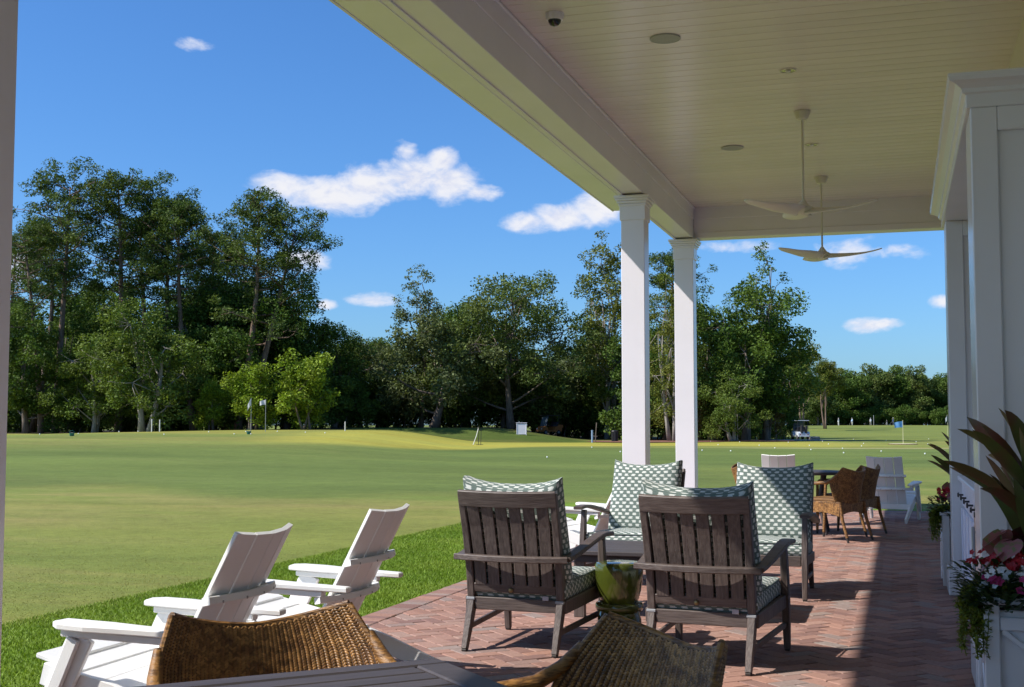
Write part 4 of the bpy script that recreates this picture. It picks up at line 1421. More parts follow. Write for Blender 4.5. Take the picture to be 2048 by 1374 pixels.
def plant_planter(c, near):
    rng = random.Random(31 if near else 77)
    x, y, z = c
    suf = 'in the nearer planter' if near else 'in the farther planter'
    def one(name, mats, label, cat, group=None):
        r = thing(name, label, cat, (x - .06, y - .04, z + .03), 0, group)
        return r
    # cordyline
    r = one('cordyline_plant', None, 'tall bronze cordyline with sword leaves ' + suf, 'plant', 'cordylines')
    for k in range(46 if near else 26):
        f = k / 30
        az = 2.4 * k
        mb = MB()
        up = rng.uniform(.55, 1.35) if k > 8 else rng.uniform(1.0, 1.5)
        blade_leaf(mb, (.03 * math.cos(az), .03 * math.sin(az), .06 + .010 * k), az, rng.uniform(.28, .48), rng.uniform(.060, .10), up, rng.uniform(.2, .9), n=10, fold=.18, twist=rng.choice((-1, 1)) * rng.uniform(.6, 1.5))
        mb.build('leaf', M['cordy_red'] if (k % 5 == 0 or up > 1.3) else M['cordy'], r, 'all')
    MB().tube([(0, 0, -.05), (.01, 0, .15), (0, .01, .32)], [.022, .02, .012], 8).build('stem', M['bark'], r, True)
    # caladiums
    spots = [('pink', -.20, -.16, .20, 'pink veined caladium leaves '), ('green', -.02, -.24, .22, 'pale green speckled caladium leaves '), ('red', -.10, -.12, .24, 'dark red caladium leaves ')]
    for nm, ox, oy, oz, lab in spots:
        r = thing('caladium_plant', lab + suf, 'plant', (x + ox, y + oy, z), 0, 'caladiums')
        for k in range(4):
            mb = MB()
            az = math.pi + rng.uniform(-1.2, 1.4)
            b = (rng.uniform(-.05, .05), rng.uniform(-.05, .05), oz + rng.uniform(-.07, .09))
            heart_leaf(mb, b, az, rng.uniform(.10, .15), rng.uniform(.5, 1.2))
            mb.build('leaf', M['calad_' + nm], r, 'all')
            MB().tube([(0, 0, -.03), (b[0] * .6, b[1] * .6, b[2] * .6), b], .004, 5).build('stalk', M['calad_green'], r, True)
    # bedding flowers
    beds = [('red', -.22, -.20, .17, 'red'), ('white', -.20, -.24, .10, 'white'), ('orange', .08, -.26, .12, 'orange red'), ('magenta', -.22, -.27, .07, 'magenta'), ('red', .20, -.20, .15, 'deep red'), ('white', .18, -.27, .06, 'small white'), ('red', -.24, .10, .16, 'scarlet')]
    for i, (nm, ox, oy, oz, w) in enumerate(beds if near else beds[:1] + beds[-1:]):
        r = thing('bedding_plant', w + ' flowers spilling over the edge ' + suf, 'flowers', (x + ox, y + oy, z), 0, 'bedding flowers')
        mb = MB()
        for k in range(170):
            a, rr = rng.uniform(0, 6.28), .15 * math.sqrt(rng.random())
            p = (rr * math.cos(a), rr * math.sin(a), rng.uniform(-.03, oz) * (1 - .3 * rr / .13))
            blade_leaf(mb, p, a + rng.uniform(-.6, .6), rng.uniform(.04, .065), rng.uniform(.024, .036), rng.uniform(.0, .9), 1.0, n=3)
        tag(mb.build('foliage', M['impat'], r, 'all'), kind='stuff')
        for k in range(12 if nm != 'magenta' else 5):
            a, rr = rng.uniform(0, 6.28), rng.uniform(.02, .11)
            fb = MB()
            flower(fb, (rr * math.cos(a), rr * math.sin(a) - .03, oz + rng.uniform(-.05, .045)), rng.uniform(.015, .026) * (.75 if nm == 'white' else 1), rng=rng)
            flower(fb, (rr * math.cos(a) + .01, rr * math.sin(a) - .035, oz + rng.uniform(-.03, .045)), rng.uniform(.014, .024) * (.75 if nm == 'white' else 1), rng=rng)
            fb.build('blossom', M[nm + '_fl'], r)
    # lime creeper hanging over the corner
    r = thing('creeping_jenny', 'lime green creeper trailing over the corner ' + suf, 'plant', (x - .31, y - .24, z), 0, 'trailing creepers')
    lv, st = MB(), MB()
    for k in range(44):
        a = rng.uniform(2.4, 4.6); px, py = rng.uniform(-.0, .10), rng.uniform(-.07, .16)
        Ld = rng.uniform(.06, .28)
        pts = [(px + .06, py, .05), (px - .02, py, .06)]
        for i in range(6):
            q = (i + 1) / 6
            pts.append((px - .05 - .03 * math.sin(q * 2) + rng.uniform(-.012, .012), py + rng.uniform(-.02, .02) - .02 * q, .05 - Ld * q))
        st.tube(pts, .0018, 4)
        for p, q in zip(pts, pts[1:]):
            for f in (.15, .45, .75):
                b = tuple(p[i] + (q[i] - p[i]) * f for i in range(3))
                for _ in range(2):
                    blade_leaf(lv, b, rng.uniform(0, 6.28), rng.uniform(.018, .03), rng.uniform(.016, .024), rng.uniform(-.4, .9), .6, n=2)
    tag(lv.build('foliage', M['lime'], r, 'all'), kind='stuff')
    tag(st.build('runners', M['lime'], r), kind='stuff')


plant_planter((.605, 5.74, .565), True)
plant_planter((.60, 10.98, .565), False)

# ------------------------------------------------------------------ trees
def cards(cen, size, aspect, rng, up=.35, droop=0.0):
    """one small rhombic leaf card per centre"""
    n = len(cen)
    nrm = rng.normal(0, 1, (n, 3)); nrm[:, 2] = np.abs(nrm[:, 2]) + up; nrm = nlen(nrm)
    t = nlen(np.cross(nrm, rng.normal(0, 1, (n, 3)))); b = np.cross(nrm, t)
    s = size * rng.uniform(.65, 1.35, (n, 1))
    V = np.stack([cen - t * s, cen - b * s * aspect, cen + t * s, cen + b * s * aspect], 1)
    return V.reshape(-1, 3)


def crown_mesh(name, clumps, per, size, aspect, mat, rng, shell=.55, flat=.8):
    """clumps: (n,4) centre + radius"""
    cs = []
    for (x, y, z, r) in clumps:
        k = max(6, int(per * r * r))
        d = nlen(rng.normal(0, 1, (k, 3)))
        rad = r * (shell + (1 - shell) * rng.random((k, 1)) ** .6) * rng.uniform(.75, 1.18, (k, 1))
        p = d * rad * np.array([1, 1, flat])
        p = p[p[:, 2] > -r * .62]
        cs.append(p + np.array([x, y, z]))
    cen = np.concatenate(cs)
    V = cards(cen, size, aspect, rng)
    Q = np.arange(len(V)).reshape(-1, 4)
    return np_mesh(name, V, Q, mat)


def limb(mb, p0, p1, r0, r1, rng, sag=.12, n=4, sides=6):
    p0, p1 = np.array(p0, float), np.array(p1, float)
    L_ = np.linalg.norm(p1 - p0)
    pts = []
    off = rng.normal(0, .06 * L_, 3)
    for i in range(n + 1):
        s = i / n
        q = p0 + (p1 - p0) * s + off * math.sin(math.pi * s) + np.array([0, 0, -sag * L_ * math.sin(math.pi * s)])
        pts.append(tuple(q))
    mb.tube(pts, [r0 + (r1 - r0) * (i / n) ** .7 for i in range(n + 1)], sides)


def pine_protos(seed, H, lean=(0, 0), spread=4.0, low=.48, mat='pine', dens=1.0, nl=26):
    rng = np.random.default_rng(seed)
    tr = MB()
    pts, rs = [], []
    bend = rng.normal(0, .35, 2)
    for i in range(13):
        s = i / 12
        pts.append((lean[0] * s ** 1.6 + bend[0] * math.sin(3.0 * s), lean[1] * s + bend[1] * math.sin(2.6 * s), H * s * .90))
        rs.append(.30 * (1 - s) ** .8 + .045)
    tr.tube(pts, rs, 9)
    P = np.array(pts)
    cl = []
    for k in range(nl):
        f = low + (1 - low) * ((k + rng.random()) / nl) ** .75
        f = min(f, .985)
        base = np.array([np.interp(f, np.linspace(0, 1, 13), P[:, i]) for i in range(3)])
        az = 2.4 * k + rng.uniform(-.5, .5)
        ff = (f - low) / (1 - low)
        Lb = spread * (.40 + .75 * math.sin(math.pi * min(1, ff * .72 + .20))) * rng.uniform(.55, 1.12)
        rise = rng.uniform(.05, .40) + .30 * ff
        tip = base + np.array([math.cos(az) * Lb, math.sin(az) * Lb, Lb * rise])
        tip[2] = min(tip[2], H - .5 - .05 * (tip[0] - base[0]) ** 2 * .3)
        limb(tr, base, tip, .085 * (1.2 - .6 * ff) + .02, .02, rng, .08, 4, 5)
        m = rng.integers(5, 8)
        for j in range(m):
            s = .42 + .66 * (j + .5) / m
            q = base + (tip - base) * s
            q = q + rng.normal(0, 1, 3) * np.array([.8, .8, .42]) * (1.0 if j else .5) + np.array([0, 0, .2])
            if j % 2: limb(tr, base + (tip - base) * max(.3, s - .25), q, .03, .012, rng, .0, 2, 4)
            cl.append((*q, rng.uniform(.45, .95)))
    cm = crown_mesh('crown', cl, 175 * dens, .145, .36, L[mat], rng, .25, .74)
    return tr.mesh('trunk', M['pinebark'], 'all'), cm


def broad_protos(seed, H, Wd, base=.25, mat='oak', bark='bark', dens=1.0, nclump=90, gap=.0, leaf=.17, lobes=7, trunks=1, crad=(.7, 1.5), inner=.35, tr_r=.34, shell=.45):
    """H total height, Wd crown width, base = height of crown bottom as a fraction of H"""
    rng = np.random.default_rng(seed)
    tr = MB()
    R = Wd / 2; zc0 = H * base; zc1 = H
    lob = []                                   # lobes make the outline uneven
    for k in range(lobes):
        a = 2.4 * k + rng.uniform(-.4, .4)
        h = (k + .5) / lobes
        rr = R * (.68 * math.sin(math.pi * (.22 + .66 * h)) ** .7) * rng.uniform(.6, 1.05)
        lob.append((math.cos(a) * rr, math.sin(a) * rr, zc0 + (zc1 - zc0) * (.12 + .72 * h), R * rng.uniform(.34, .52), (zc1 - zc0) * rng.uniform(.13, .21)))
    lob.append((0, 0, zc0 + .55 * (zc1 - zc0), R * .5, (zc1 - zc0) * .40))
    cl, own = [], []
    for k in range(nclump):
        li = int(rng.integers(len(lob))) if k >= 2 * len(lob) else k % len(lob)
        lx, ly, lz, lr, lh = lob[li]
        d = nlen(rng.normal(0, 1, 3))
        f = inner + (1 - inner) * rng.random() ** .5
        p = np.array([lx + d[0] * lr * f, ly + d[1] * lr * f, lz + d[2] * lh * f])
        r = rng.uniform(*crad)
        p[2] = max(min(p[2], H - r * .6), r * .3)
        cl.append((*p, r)); own.append(li)
    ends = []
    for t_ in range(trunks):
        a = 2.1 * t_ + .5
        b0 = np.array([math.cos(a), math.sin(a), 0]) * (.35 if trunks > 1 else 0)
        top = np.array([math.cos(a) * (R * .22 if trunks > 1 else rng.normal(0, .4)), math.sin(a) * (R * .22 if trunks > 1 else rng.normal(0, .4)), H * (.66 + .1 * rng.random())])
        pts, rs = [], []
        w = rng.normal(0, .3, 2)
        for i in range(8):
            s = i / 7
            pts.append((b0[0] + (top[0] - b0[0]) * s + w[0] * math.sin(3 * s), b0[1] + (top[1] - b0[1]) * s + w[1] * math.sin(3 * s), top[2] * s))
            rs.append(tr_r * (1.25 - .25 * min(1, s * 8) - .82 * s) / (1.25 if trunks > 1 else 1))
        tr.tube(pts, rs, 9)
        ends.append(np.array(pts))
    joints = []
    for k, (lx, ly, lz, lr, lh) in enumerate(lob):
        tp = ends[k % len(ends)]
        f = np.clip((lz / H) * .95 - .12, .16, .95)
        b = np.array([np.interp(f, np.linspace(0, 1, 8), tp[:, i]) for i in range(3)])
        limb(tr, b, (lx, ly, lz), tr_r * .34, tr_r * .13, rng, .02, 5, 6)
        joints.append((lx, ly, lz))
    for k, c in enumerate(cl):
        if k % 3: continue
        limb(tr, joints[own[k]], c[:3], tr_r * .12, .012, rng, .03, 3, 4)
    cm = crown_mesh('crown', cl, 185 * dens, leaf * .76, .55, L[mat], rng, shell)
    return tr.mesh('trunk', M[bark], 'all'), cm


def plant_tree(name, protos, label, px, dist, scale=1.0, rz=0.0, group='trees round the course', cat='tree', sink=0.0, sz=None):
    if 690 < px < 1250 and 100 < dist < 124:      # these stand behind the bank
        dist += 16; scale *= 1.15
    r_ = at(px, dist)
    p = spot(r_, dist, tz(r_, dist) - sink)
    t = thing(name, label, cat, p, rz, group)
    t.scale = (scale, scale, sz or scale)
    obj('trunk', protos[0], t)
    obj('crown', protos[1], t)
    return t


PN = [pine_protos(11, 24.0, (.6, .4), 4.0, .58, nl=24), pine_protos(12, 24.3, (-1.0, .5), 3.7, .52, nl=27), pine_protos(13, 22.5, (1.4, 0), 3.3, .58, nl=21),
      pine_protos(14, 22.0, (2.2, .4), 3.3, .57, nl=21), pine_protos(15, 19.5, (-3.8, .2), 4.2, .40, nl=28)]
OAK = broad_protos(21, 14.4, 15.5, .04, 'oak', 'bark', 1.0, 230, .0, .165, 9, 1, (.6, 1.25))
OAK2 = broad_protos(22, 12.0, 12.5, .06, 'dark', 'bark', 1.0, 120, .0, .18, 8, 1, (.7, 1.4))
DARK = broad_protos(23, 13.0, 11.5, .02, 'dark', 'bark', 1.0, 130, .0, .18, 8, 1, (.7, 1.4))
DARK2 = broad_protos(24, 15.0, 9.6, .03, 'dark', 'bark', 1.0, 120, .05, .18, 9, 2, (.6, 1.25))
ELM = broad_protos(25, 10.8, 11.0, .03, 'elm', 'palebark', 1.0, 130, .0, .165, 8, 2, (.55, 1.15))
BUSH = broad_protos(26, 6.3, 5.0, .03, 'bright', 'bark', 1.15, 90, .0, .16, 7, 3, (.45, .95), tr_r=.12)
SPREAD = broad_protos(27, 8.6, 12.0, .10, 'grey', 'bark', 1.0, 110, .0, .165, 7, 1, (.55, 1.1))
SPARSE = broad_protos(28, 14.0, 5.6, .44, 'grey', 'bark', .9, 60, .0, .15, 8, 1, (.35, .75), .5, .22, .3)
TALL = broad_protos(29, 18.5, 7.5, .08, 'olive', 'palebark', .9, 170, .0, .16, 13, 2, (.45, 1.0), .5, .30, .3)
SPIRE = broad_protos(30, 17.5, 4.8, .30, 'elm', 'bark', .9, 80, .0, .15, 12, 1, (.35, .7), .5, .24, .3)
HOLLY = broad_protos(31, 4.2, 2.0, .04, 'rust', 'bark', 1.6, 46, .0, .085, 8, 1, (.25, .45), .5, .07)
FARO = broad_protos(32, 16.0, 17.0, .02, 'dark', 'bark', .40, 110, .0, .36, 8, 1, (1.1, 2.2))
FARO2 = broad_protos(33, 17.0, 14.0, .02, 'oak', 'bark', .40, 100, .0, .36, 8, 1, (1.0, 2.0))
FARP = broad_protos(34, 19.0, 9.5, .38, 'olive', 'pinebark', .6, 70, .0, .26, 7, 2, (.8, 1.5), tr_r=.3)
SCRUB = broad_protos(35, 4.2, 6.0, .0, 'dark', 'bark', 1.0, 70, .0, .17, 6, 3, (.5, 1.0), tr_r=.1)
MOSSBALL = None

# the pines of the left-hand wood, one by one
for (k, px, d, sc, rz, lab) in [
        (0, 112, 108, 1.0, 0.3, 'tall pine with a domed crown, first beside the shaded post'),
        (2, 66, 116, .95, 1.7, 'pine half hidden behind the domed pine near the post'),
        (1, 238, 110, 1.01, 0.0, 'tallest dense pine of the wood, second crown from the post'),
        (3, 292, 117, .98, 2.5, 'pine just right of the tallest dense pine'),
        (1, 345, 112, .93, 2.2, 'pine in the middle of the left wood'),
        (2, 388, 109, .95, 3.9, 'slim pine with a leaning trunk in the left wood'),
        (3, 424, 120, .93, 5.2, 'pine behind the slim leaning pine'),
        (2, 476, 108, .97, 0.8, 'pine standing clear with an open round crown'),
        (4, 500, 108, .99, YAW + math.pi, 'crooked pine leaning out at the right end of the wood'),
        (0, 448, 121, .82, 4.4, 'pine behind the crooked leaning pine'),
        (0, 20, 123, .88, 1.1, 'pine cut by the shaded post at the left')]:
    plant_tree('pine_tree', PN[k], lab, px, d, sc, rz, 'pines of the left wood')
plant_tree('bare_trunk_pine', (PN[3][0], PN[2][1]), 'slender pale leaning pine in front of the domed pine', 84, 106, .84, 3.3, 'pines of the left wood')

for (pr, nm, px, d, sc, rz, lab) in [
        (ELM, 'elm_tree', 292, 101, 1.0, .4, 'light green spreading tree at the foot of the pines'),
        (ELM, 'elm_tree', 195, 104, .78, 2.0, 'smaller light green tree left of the spreading one'),
        (BUSH, 'leafy_bush', 505, 99, .88, .2, 'bright yellow-green bush behind the two white flags'),
        (BUSH, 'leafy_bush', 612, 98, 1.02, 1.9, 'bright yellow-green bush right of the two white flags'),
        (BUSH, 'leafy_bush', 425, 103, .68, 3.0, 'smaller bright green bush left of the flags'),
        (DARK, 'broadleaf_tree', 55, 106, .86, .0, 'dark tree low beside the shaded post'),
        (DARK2, 'broadleaf_tree', 150, 112, .80, 1.0, 'dark tree below the domed pine'),
        (DARK, 'broadleaf_tree', 395, 112, 1.0, 2.4, 'dark tree filling below the middle pines'),
        (DARK, 'broadleaf_tree', 520, 110, 1.08, 4.1, 'dark tree under the crooked leaning pine'),
        (DARK2, 'broadleaf_tree', 572, 113, .86, 5.0, 'dark tree at the right end of the left wood'),
        (DARK2, 'broadleaf_tree', 470, 114, 1.02, 3.0, 'dark tree behind the bright bushes'),
        (OAK2, 'broadleaf_tree', 668, 116, .82, .7, 'dark rounded tree just right of the left wood'),
        (OAK2, 'broadleaf_tree', 722, 122, .74, 2.6, 'low dark tree in the dip between the woods'),
        (SPREAD, 'broadleaf_tree', 770, 112, .95, 1.0, 'grey-green spreading tree left of the oak'),
        (SPREAD, 'broadleaf_tree', 868, 104, 1.12, 2.6, 'grey-green tree with pale trunk below the sparse tree'),
        (SPARSE, 'sparse_tree', 842, 108, 1.0, .5, 'thin open tree with dark mistletoe balls left of the oak'),
        (OAK2, 'broadleaf_tree', 935, 114, .98, 4.0, 'dark tree between the sparse tree and the oak'),
        (OAK, 'oak_tree', 1022, 105, .98, .9, 'large round oak in the middle of the picture'),
        (SPREAD, 'broadleaf_tree', 1120, 116, .95, 3.6, 'grey-green tree right of the oak above the vehicle'),
        (DARK, 'broadleaf_tree', 1068, 122, .62, 5.1, 'low dark tree behind the parked vehicle'),
        (OAK2, 'broadleaf_tree', 1175, 118, .80, 1.2, 'olive tree left of the nearer column'),
        (TALL, 'tall_tree', 1222, 108, .98, 0.6, 'tall open tree just left of the nearer column'),
        (PN[3], 'pine_tree', 1330, 112, .82, 1.2, 'pine top showing between the two columns'),
        (TALL, 'tall_tree', 1345, 105, .80, 2.8, 'vine-clad many-stemmed tree between the two columns'),
        (DARK2, 'broadleaf_tree', 1300, 116, .82, 2.0, 'dark tree behind the nearer column'),
        (DARK2, 'broadleaf_tree', 1420, 112, .90, 4.4, 'tree right of the corner column with twiggy top'),
        (DARK, 'broadleaf_tree', 1490, 108, 1.06, 1.5, 'large dark tree right of the corner column'),
        (SPIRE, 'tall_tree', 1530, 112, 1.07, 0.0, 'slender spire-topped tree below the farther fan'),
        (SPIRE, 'tall_tree', 1482, 116, .84, 2.0, 'slender tree left of the spire-topped one'),
        (DARK2, 'broadleaf_tree', 1528, 114, .80, 3.3, 'dark tree under the spire-topped tree'),
        (ELM, 'broadleaf_tree', 1462, 103, .60, 4.0, 'bright green low boughs right of the corner column'),
        (HOLLY, 'holly_shrub', 1552, 108, 1.0, .0, 'rusty green cone-shaped holly by the golf cart'),
        (HOLLY, 'holly_shrub', 1395, 106, .85, 2.0, 'brownish holly beside the corner column'),
        (FARP, 'pine_tree', 1602, 205, .80, .3, 'round-topped pine with bare trunk behind the golf cart'),
        (FARP, 'pine_tree', 1650, 225, .72, 2.2, 'second round-topped pine right of the golf cart'),
        (FARP, 'pine_tree', 1575, 230, .78, 4.2, 'round-topped pine left of the golf cart roof')]:
    plant_tree(nm, pr, lab, px, d, sc, rz, 'trees round the course', 'shrub' if nm in ('holly_shrub', 'leafy_bush') else 'tree')

# mistletoe balls in the sparse tree belong to it
rng_ = np.random.default_rng(4)
ball = crown_mesh('mistletoe', [(0, 0, 0, .55)], 620, .10, .4, L['dark'], rng_, .2, 1.0)
host = [o for o in bpy.data.objects if o.name.startswith('sparse_tree')][0]
for (x, y, z) in ((.3, -.5, 11.0), (-.6, .2, 11.8), (1.3, -.4, 10.4), (-2.0, -.2, 9.0), (1.0, -.5, 9.6)):
    tag(obj('mistletoe', ball, host, (x, y, z)), kind='stuff').scale = (.8,) * 3

# far wood beyond the range
for k, (px, d, sc, v, lab) in enumerate([(1555, 300, .70, 0, 'far tree behind the spire-topped tree'), (1635, 330, .82, 1, 'leftmost tree of the far wood'), (1690, 340, .92, 0, 'far tree behind the first golfers'),
                                         (1745, 345, 1.0, 1, 'far tree with the highest round top'), (1790, 350, 1.06, 0, 'far tree above the blue flag'), (1838, 345, .96, 1, 'far tree right of the blue flag'),
                                         (1885, 350, .92, 0, 'last far tree beside the wall pier'), (1940, 345, .95, 1, 'far tree mostly behind the wall pier')]):
    plant_tree('broadleaf_tree', (FARO, FARO2)[v], lab, px, d, sc, k * 1.3, 'trees of the far wood')
for k in range(9):
    plant_tree('broadleaf_tree', (FARO, FARO2)[k % 2], 'dense dark tree in the second row of the far wood', 1610 + k * 40, 375 + 9 * (k % 3), .95 + .08 * (k % 3), k * 2.1, 'second row of the far wood')
for k in range(15):
    plant_tree('undergrowth_shrub', SCRUB, 'large dark shrub closing the back of the far wood', 1580 + k * 26, 400 + 6 * (k % 2), 2.6, k * 1.7, 'shrubs behind the far wood', 'shrub')
# second row behind the nearer trees
for k in range(19):
    px = 10 + k * 83
    plant_tree('broadleaf_tree', (DARK, OAK2, DARK2)[k % 3], 'dense dark tree in the shade deep in the wood', px, 128 + 5 * (k % 3), (1.22 if px < 560 else .98 if px < 640 else .70 if px < 1150 else .86), k * 1.9, 'trees deep in the wood')
for k in range(40):
    px = 0 + k * 40
    plant_tree('undergrowth_shrub', SCRUB, 'dark shrub in the undergrowth at the edge of the wood', px, 112 + 5 * (k % 4), .85 + .14 * (k % 3), k * 2.3, 'undergrowth shrubs', 'shrub')
for k in range(16):
    plant_tree('undergrowth_shrub', SCRUB, 'dark shrub along the foot of the far wood', 1590 + k * 24, 336 + 3 * (k % 3), 1.1 + .2 * (k % 2), k * 2.3, 'shrubs below the far wood', 'shrub')


# ------------------------------------------------------------------ course furniture
def sheet(name, pts, mat, label, cat, dz=.006):
    """ground patch following the lawn; pts in (right, ahead)"""
    n = len(pts)
    mb = MB()
    cx = sum(p[0] for p in pts) / n; cy = sum(p[1] for p in pts) / n
    vs = []
    for f in (1.0, .66, .33):
        for (r_, a_) in pts:
            rr, aa = cx + (r_ - cx) * f, cy + (a_ - cy) * f
            vs.append(tuple(spot(rr, aa, tz(rr, aa) + dz + .05 * (1 - f))))
    vs.append(tuple(spot(cx, cy, tz(cx, cy) + dz + .05)))
    fs = []
    for k in range(2):
        fs += [(k * n + i, k * n + (i + 1) % n, (k + 1) * n + (i + 1) % n, (k + 1) * n + i) for i in range(n)]
    fs += [(2 * n + i, 2 * n + (i + 1) % n, 3 * n) for i in range(n)]
    mb.add(vs, fs)
    return tag(mb.build(name, mat, None, 'all'), label, cat, kind='structure')


def blob(px0, px1, a0, a1, seed, n=28):
    rng = random.Random(seed)
    am = (a0 + a1) / 2
    c = (at((px0 + px1) / 2, am), am); rx = at(px1, am) - at((px0 + px1) / 2, am); ra = (a1 - a0) / 2
    return [(c[0] + rx * math.cos(2 * math.pi * k / n) * rng.uniform(.88, 1.08), c[1] + ra * math.sin(2 * math.pi * k / n) * rng.uniform(.88, 1.08)) for k in range(n)]


sheet('mulch_bed', blob(1165, 1470, 99, 112, 1), M['mulch'], 'red-brown mulch bed under the trees by the columns', 'mulch', .05)
sheet('mulch_bed', blob(1450, 1590, 100, 110, 2), M['mulch'], 'red-brown mulch bed round the holly by the golf cart', 'mulch', .06)
sheet('path', blob(1470, 1690, 110, 121, 3), M['sand'], 'pale sandy cart path behind the holly', 'path', .03)


def cloth_flag(mb, L_, Hh, z, seed=0, sway=0.0):
    rng = random.Random(seed)
    n, m_ = 12, 6
    ph = rng.uniform(0, 6)
    vs = []
    for sgn in (-1, 1):
        for i in range(n + 1):
            for j in range(m_ + 1):
                u, v = i / n, j / m_
                x = u * L_ * (1 - .25 * sway)
                y = .05 * math.sin(u * 7 + ph + v) * u * 1.3 + sgn * .004
                zz = z - v * Hh * (1 - .12 * u) - sway * u * u * Hh * .9
                vs.append((-x, y, zz))
    fs = []
    k2 = (n + 1) * (m_ + 1)
    for i in range(n):
        for j in range(m_):
            a = i * (m_ + 1) + j
            fs.append((a, a + 1, a + m_ + 2, a + m_ + 1))
            fs.append((k2 + a, k2 + a + m_ + 1, k2 + a + m_ + 2, k2 + a + 1))
    mb.add(vs, fs)


M['flag_white'] = pmat('white_flag_cloth', (.74, .74, .78), .8, trans=.3)
M['flag_blue'] = pmat('blue_flag_cloth', (.10, .32, .72), .8, (.20, .44, .80), 3, trans=.3)
M['pole'] = pmat('white_pole', (.72, .71, .66), .5)
M['yellowpole'] = pmat('cream_pole', (.62, .58, .36), .5)
M['grey'] = pmat('grey_metal', (.30, .30, .31), .5)
M['teal'] = pmat('teal_plastic', (.02, .16, .15), .45)
M['ball'] = pmat('golf_ball_white', (.86, .86, .82), .35)


def flagstick(label, px, a, H, flagm, fl, fh, sway, polem, seed, rz=0.0):
    r_ = at(px, a)
    t = thing('golf_flag', label, 'flag', spot(r_, a, tz(r_, a)), YAW + rz, 'golf flags')
    MB().tube([(0, 0, -.1), (0, 0, H * .5), (0, 0, H)], [.018, .016, .014], 8).build('pole', polem, t, True)
    mb = MB(); cloth_flag(mb, fl, fh, H - .02, seed, sway); mb.build('cloth', flagm, t, 'all')
    MB().lathe([(.02, 0), (.026, .02), (.018, .045), (.001, .05)], 10, (0, 0, H - .005)).build('finial', polem, t, True)
    return t


flagstick('white flag hanging limp, left of the pair by the bush', 503, 80, 2.12, M['flag_white'], .30, .42, 1.1, M['grey'], 1, .5)
flagstick('white flag fluttering, right of the pair by the bush', 532, 80, 2.05, M['flag_white'], .42, .30, .35, M['grey'], 2)
flagstick('sky-blue flag on a cream pole standing in a pale ring', 1804, 89, 1.66, M['flag_blue'], .62, .44, .25, M['yellowpole'], 3)
flagstick('small white far flag beside the wall pier', 1893, 150, 2.5, M['flag_white'], .30, .62, .9, M['yellowpole'], 4, .3)
r_, a_ = at(1803, 89), 89
t = thing('target_ring', 'pale round target mat under the blue flag', 'target', spot(r_, a_, tz(r_, a_)))
MB().lathe([(.98, -.02), (.98, .035), (.93, .05), (.90, .04), (.001, .042)], 40).build('mat', pmat('cream_mat', (.66, .60, .42), .8), t, True)
MB().lathe([(1.0, -.02), (1.02, .03), (.985, .045), (.975, .03)], 40).build('rim', M['mulch'], t)


def stake(label, px, a, H, mat, rad=.035, lean=0.0):
    r_ = at(px, a)
    t = thing('marker_stake', label, 'stake', spot(r_, a, tz(r_, a)), YAW, 'marker stakes')
    MB().tube([(0, 0, -.1), (lean * .5, 0, H * .5), (lean, 0, H)], rad, 8).build('post', mat, t, True)
    MB().lathe([(rad * 1.25, 0), (rad * 1.2, .02), (.001, .035)], 8, (lean, 0, H - .01)).build('cap', mat, t, True)


stake('left of two pale stakes under the light green tree', 305, 84, .82, M['pole'])
stake('right of two pale stakes under the light green tree', 321, 84, .78, M['pole'])
stake('single pale stake on the mound right of the bushes', 691, 86, .62, M['pole'])
stake('blue-white stake left of the nearer column', 1184, 103, 1.0, pmat('blue_post', (.24, .34, .50), .5), .08)
stake('thin dark pole left of the nearer column', 1190, 104, 1.6, M['bark'], .04, .12)
stake('thin pale stake against the mulch right of the corner column', 1474, 103, 2.3, M['palebark'], .04)
stake('short dark post by the range left of the first golfer', 1746, 320, 2.6, M['grey'], .07)

# ball baskets and balls
for (px, a, lab) in ((146, 68, 'green ball basket on the lawn nearest the shaded post'), (499, 72, 'green ball basket below the two white flags')):
    r_ = at(px, a)
    t = thing('ball_basket', lab, 'basket', spot(r_, a, tz(r_, a)), .4, 'ball baskets')
    MB().lathe([(.10, 0), (.11, .01), (.135, .17), (.142, .18), (.130, .17), (.105, .03), (.001, .025)], 20).build('tub', M['teal'], t, True)
    MB().tube([(-.135, 0, .17), (-.11, 0, .27), (0, 0, .31), (.11, 0, .27), (.135, 0, .17)], .008, 6).build('handle', M['teal'], t, True)
    bb = MB()
    for k in range(7):
        q = 2 * math.pi * k / 6
        rr = 0 if k == 6 else .065
        bb.lathe([(.001, -.021), (.015, -.015), (.021, 0), (.015, .015), (.001, .021)], 8, (rr * math.cos(q), rr * math.sin(q), .165))
    tag(bb.build('balls', M['ball'], t, True), kind='stuff')

